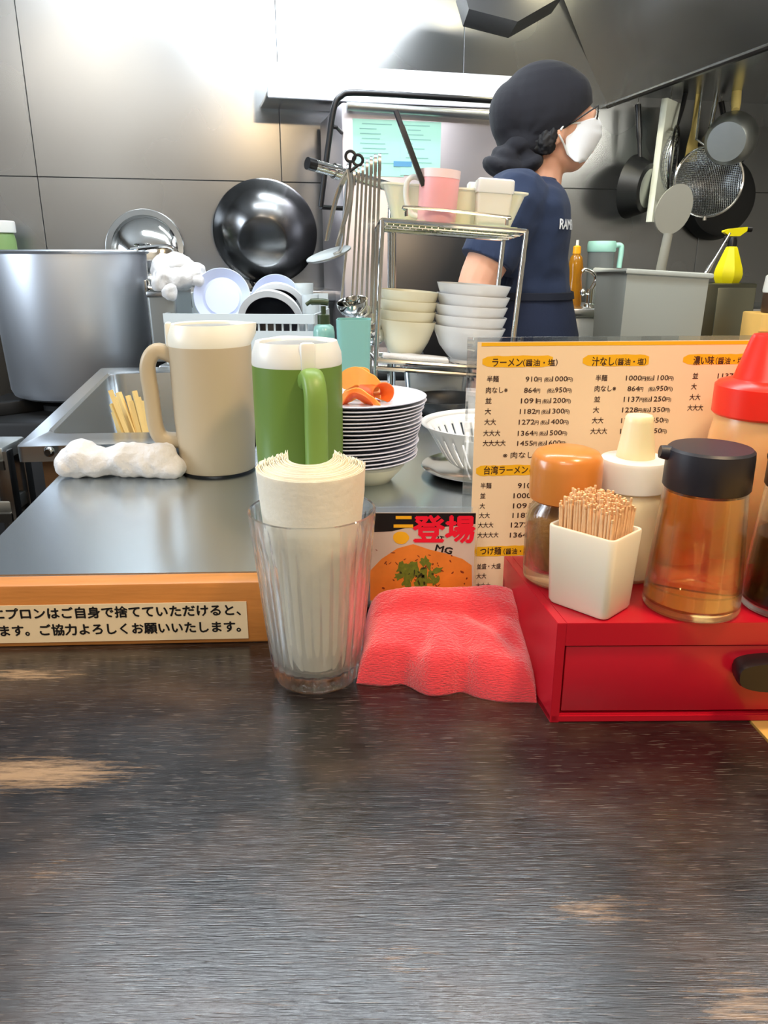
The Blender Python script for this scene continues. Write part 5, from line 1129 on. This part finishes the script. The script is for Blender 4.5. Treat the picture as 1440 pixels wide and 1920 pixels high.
sh_r, el_r, wr_r = L_(PW(962, 388, -.155)), L_(PW(893, 536, -.185)), L_(PW(905, 650, -.24))
capsule(bm, [sh_r, (sh_r+el_r)/2+Vector((0, -.004, 0)), el_r, el_r+(wr_r-el_r)*.35, wr_r], [.058, .050, .042, .043, .027])
sh_l, el_l, wr_l = L_(PW(985, 392, .165)), L_(PW(985, 540, .19)), L_(PW(1015, 655, .06))
capsule(bm, [sh_l, (sh_l+el_l)/2, el_l, el_l+(wr_l-el_l)*.35, wr_l], [.056, .048, .040, .040, .026])
def hand(bm, w, d, pn, sg):
    d = d.normalized(); pn = (pn-d*pn.dot(d)).normalized(); sd = d.cross(pn)*sg
    capsule(bm, [w, w+d*.045+sd*.012, w+d*.078+sd*.018], [.025, .024, .016]); capsule(bm, [w, w+d*.045-sd*.012, w+d*.074-sd*.018], [.025, .022, .015])
    for i, ln_ in enumerate((.066, .074, .069, .054)):
        b0 = w+d*.072+sd*(.027-.018*i); capsule(bm, [b0, b0+d*ln_*.45+pn*.006, b0+d*ln_*.78+pn*.020, b0+d*ln_*.95+pn*.036], [.0092, .0086, .008, .007], 8)
    b0 = w+d*.022+sd*.026; capsule(bm, [b0, b0+d*.022+sd*.024+pn*.006, b0+d*.048+sd*.030+pn*.018], [.014, .0105, .0085], 8)
hand(bm, wr_r, wr_r-el_r, sx_*-.6+fx, 1); hand(bm, wr_l, wr_l-el_l, sx_*.6+fx, -1)
hipz = .02-FZ
for sg in (-1, 1):
    h_ = Vector((.0, sg*.085, 0)); hip = FM.to_3x3() @ h_+Vector((0, 0, hipz)); knee = FM.to_3x3() @ Vector((.02, sg*.09, 0))+Vector((0, 0, .50)); ank = FM.to_3x3() @ Vector((-.01, sg*.09, 0))+Vector((0, 0, .085))
    capsule(bm, [hip, knee, knee*.55+ank*.45, ank], [.078, .052, .05, .034]); capsule(bm, [ank+Vector((0, 0, -.04)), ank+fx*.14+Vector((0, 0, -.058))], [.036, .026])
bm = remesh(bm, .0048, 5); obj('body', bm, skin_m, cook, ang=180)
# navy T-shirt
def ring(uf, ub, v, lat, n=36, p=2.4):
    a, b_ = mid(uf, v), mid(ub, v); c = (a+b_)/2; hf = (a-b_).length/2; out = []
    for k in range(n):
        q = 2*PI*k/n; x = math.copysign(abs(math.cos(q))**(2/p), math.cos(q)); y = math.copysign(abs(math.sin(q))**(2/p), math.sin(q)); out.append(c+fx*(hf*x)+sx_*(lat*y))
    return out
RG = [(1030, 946, 338, .074), (1040, 922, 352, .115), (1046, 908, 368, .165), (1050, 898, 392, .190), (1053, 893, 430, .190), (1049, 893, 478, .178), (1051, 895, 520, .168), (1059, 897, 560, .170), (1066, 895, 610, .178), (1068, 894, 660, .180)]
bm = B(); loft(bm, [ring(uf, ub, v, lt) for (uf, ub, v, lt) in RG])
capsule(bm, [sh_r+Vector((.01, .02, .012)), sh_r, sh_r+(el_r-sh_r)*.45], [.07, .072, .066]); capsule(bm, [sh_r+(el_r-sh_r)*.2, sh_r+(el_r-sh_r)*.62], [.066, .064])
capsule(bm, [sh_l, sh_l+(el_l-sh_l)*.65], [.07, .062])
bm = remesh(bm, .0055, 6); crumple(bm, .007, 11, 4)
# sleeve openings: flatten below the hem
for (s0, e0_) in ((sh_r, el_r), (sh_l, el_l)):
    d = (e0_-s0).normalized(); c = s0+(e0_-s0)*.70
    for v in bm.verts:
        w = v.co-c; k = w.dot(d)
        if k > 0 and (w-d*k).length < .075 and (v.co-e0_).length < .16: v.co -= d*k
shirt_m = mat('navy_cotton', (30, 43, 70), .85, var=.12, vscale=12, bump=.25, bscale=120, sheen=.05)
shirt = obj('t_shirt', bm, shirt_m, cook, ang=180)
bm = B(); tube(bm, [q for q in ring(1036, 960, 343, .070, 40, 2.1)], .0075, 8, True); obj('collar', bm, shirt_m, shirt)
# apron over the lower body
bm = B(); AG = [(1059, 894, 548, .176), (1064, 892, 575, .182), (1070, 890, 620, .190), (1072, 888, 680, .195)]
rings = [ring(uf, ub, v, lt, 48) for (uf, ub, v, lt) in AG]; base = rings[-1]; c_ = sum(base, Vector())/len(base)
rings += [[c_+(p-c_)*1.02+Vector((0, 0, -.18)) for p in base], [c_+(p-c_)*1.06+Vector((0, 0, -.42)) for p in base]]
inn2 = [[(lambda cc: cc+(p-cc)*.95)(sum(r, Vector())/len(r)) for p in r] for r in rings[::-1]]
loft(bm, rings+inn2, cap=False); crumple(bm, .003, 14, 6); ap = obj('apron', bm, mat('navy_apron', (22, 32, 56), .85, var=.12, vscale=10, bump=.3, bscale=150), cook, ang=180)
bm = B(); loft(bm, [ring(1060, 893, 543, .178, 48), ring(1063, 891, 544, .182, 48), ring(1064, 890, 556, .184, 48), ring(1060, 893, 557, .178, 48)], cap=False); obj('waistband', bm, mat('dark_band', (12, 18, 34), .85), ap)
bm = B()
for sg in (-1, 1):
    hip = FM.to_3x3() @ Vector((0, sg*.088, 0))+Vector((0, 0, hipz+.04)); knee = FM.to_3x3() @ Vector((.02, sg*.09, 0))+Vector((0, 0, .50)); ank = FM.to_3x3() @ Vector((-.01, sg*.09, 0))+Vector((0, 0, .10)); capsule(bm, [hip, knee, ank], [.088, .064, .052])
bm = remesh(bm, .008, 4); obj('trousers', bm, mat('black_trousers', (24, 24, 28), .85), cook, ang=180)
for sg in (-1, 1):
    bm = B(); c = FM.to_3x3() @ Vector((.045, sg*.09, .04)); ell(bm, c, (.13, .048, .045), FM); ell(bm, c-fx*.05+Vector((0, 0, .02)), (.065, .046, .055), FM)
    for v in bm.verts: v.co.z = max(v.co.z, 0)
    obj('shoe', remesh(bm, .006, 3), M['black'], cook, ang=180)
# headscarf
bm = B()
eb(bm, 1020, 208, .110, .092, .102, rot=-8); eb(bm, 1056, 190, .064, .080, .066); eb(bm, 960, 214, .052, .070, .070); eb(bm, 968, 256, .046, .060, .055); eb(bm, 985, 270, .05, .07, .05)
bm = remesh(bm, .0045, 6)
pa, pb_ = mid(1109, 193), mid(1020, 268); dd = (pb_-pa).normalized(); nn = dd.cross(sx_).normalized()
if nn.z < 0: nn = -nn
bmesh.ops.bisect_plane(bm, geom=bm.verts[:]+bm.edges[:]+bm.faces[:], plane_co=pa, plane_no=nn, clear_inner=True)
ang_c = mid(1000, 215)
for v in bm.verts:                                         # draped folds running back to the knot
    q = v.co-mid(975, 268); a = math.atan2(q.z, q.dot(fx)); v.co += (v.co-ang_c).normalized()*(.0013*math.sin(a*9+q.dot(sx_)*20)*min(1, q.length/.08)*max(0, 1-q.length/.20))
sc_m = mat('charcoal_scarf', (26, 26, 33), .9, var=.15, vscale=14, bump=.2, bscale=160, sheen=.05)
hs = obj('headscarf', bm, sc_m, cook, ang=180); so = hs.modifiers.new('cloth', 'SOLIDIFY'); so.thickness = .003; so.offset = -1
bm = B()
for (u, v, a, b_, c, s, rt) in ((968, 278, .034, .040, .026, .03, 10), (978, 296, .030, .045, .020, .02, -20), (945, 300, .036, .05, .022, .02, 35), (925, 318, .034, .055, .016, .03, 35), (950, 318, .05, .06, .022, .02, 15), (985, 312, .035, .055, .018, .03, -25)): eb(bm, u, v, a, b_, c, s, rt)
bm = remesh(bm, .0045, 9); crumple(bm, .003, 22, 9); obj('scarf_knot', bm, sc_m, hs, ang=180)
bm = B(); 
for (u, v, a, c, s) in ((1010, 270, .016, .030, .066), (1018, 272, .012, .026, .066), (1002, 274, .020, .026, .055), (1022, 262, .008, .02, .070)): eb(bm, u, v, a, .014, c, s)
bm = remesh(bm, .003, 2); crumple(bm, .004, 120, 1); obj('hair', bm, mat('black_hair', (16, 14, 16), .6), cook, ang=180)
# face mask
midp = [(1119, 223), (1126, 238), (1126, 254), (1117, 274), (1104, 292), (1095, 304), (1080, 310)]
side = [(1076, 236), (1062, 243), (1053, 254), (1047, 268), (1047, 284), (1052, 298), (1064, 309)]
bm = B(); rows_ = []
for i in range(25):
    f = i/24*(len(midp)-1); j = min(int(f), len(midp)-2); g = f-j; lp_ = lambda A_: (A_[j][0]+(A_[j+1][0]-A_[j][0])*g, A_[j][1]+(A_[j+1][1]-A_[j][1])*g)
    m_, s_ = mid(*lp_(midp)), mid(*lp_(side)); row = []
    pl_ = .0022*abs(math.sin(i/24*PI*4))
    for k in range(33):
        th = -PI/2+PI*k/32; row.append(s_+(m_-s_)*(math.cos(th)**.8)*(1+pl_*9)+sx_*(.062*math.sin(th)))
    rows_.append(row)
loft(bm, rows_, cap=False, closed=False); mk = obj('face_mask', bm, mat('mask_white', (240, 242, 244), .8, bump=.1, bscale=300), cook, ang=180); so = mk.modifiers.new('thick', 'SOLIDIFY'); so.thickness = .002
for sg in (1, -1):
    for P in (((1074, 238, .061), (1058, 240, .067), (1040, 246, .076), (1034, 254, .079)), ((1051, 296, .061), (1043, 280, .068), (1036, 270, .076), (1031, 262, .079))):
        bm = B(); tube(bm, smooth_path([mid(u, v, sg*s) for (u, v, s) in P], 5), .0022, 6); obj('ear_loop', bm, M['white'], mk)
# glasses
gl = None
bm = B()
for sg in (-1, 1):
    tube(bm, [mid(1106, 207, sg*.062), mid(1062, 236, sg*.070), mid(1040, 250, sg*.075)], .0018, 6)
    c = mid(1110, 218, sg*.032); tube(bm, [c+ZU*(.016*math.sin(q))+sx_*(.024*math.cos(q))+fx*(-.004*abs(math.cos(q))) for q in [2*PI*k/28 for k in range(28)]], .0018, 6, True)
tube(bm, [mid(1112, 214, -.010), mid(1114, 212), mid(1112, 214, .010)], .0018, 6)
obj('glasses', bm, M['black'], cook)
# white chest lettering laid on the shirt
from mathutils.bvhtree import BVHTree
bt = BVHTree.FromPolygons([v.co.copy() for v in shirt.data.vertices], [list(p.vertices) for p in shirt.data.polygons])
c = mid(1036, 432, .0); nrm = (fx*.62+sx_*.78).normalized(); rt_ = ZU.cross(nrm).normalized()
if rt_.dot(fx) < 0: rt_ = -rt_
hit = bt.ray_cast(mid(1030, 424, .6), -sx_)
if hit[0] is not None:
    bm = B(); text_mesh(bm, 'RAMEN', -.034, -.012, .074, .030, .02)
    bmesh.ops.subdivide_edges(bm, edges=bm.edges[:], cuts=1)
    for v in bm.verts:
        o2 = hit[0]+rt_*v.co.x+ZU*v.co.y+nrm*.2; h2 = bt.ray_cast(o2, -nrm); v.co = (h2[0] if h2[0] is not None else o2-nrm*.2)+nrm*.0022
    obj('chest_lettering', bm, mat('white_print', (226, 230, 234), .7), shirt, False)
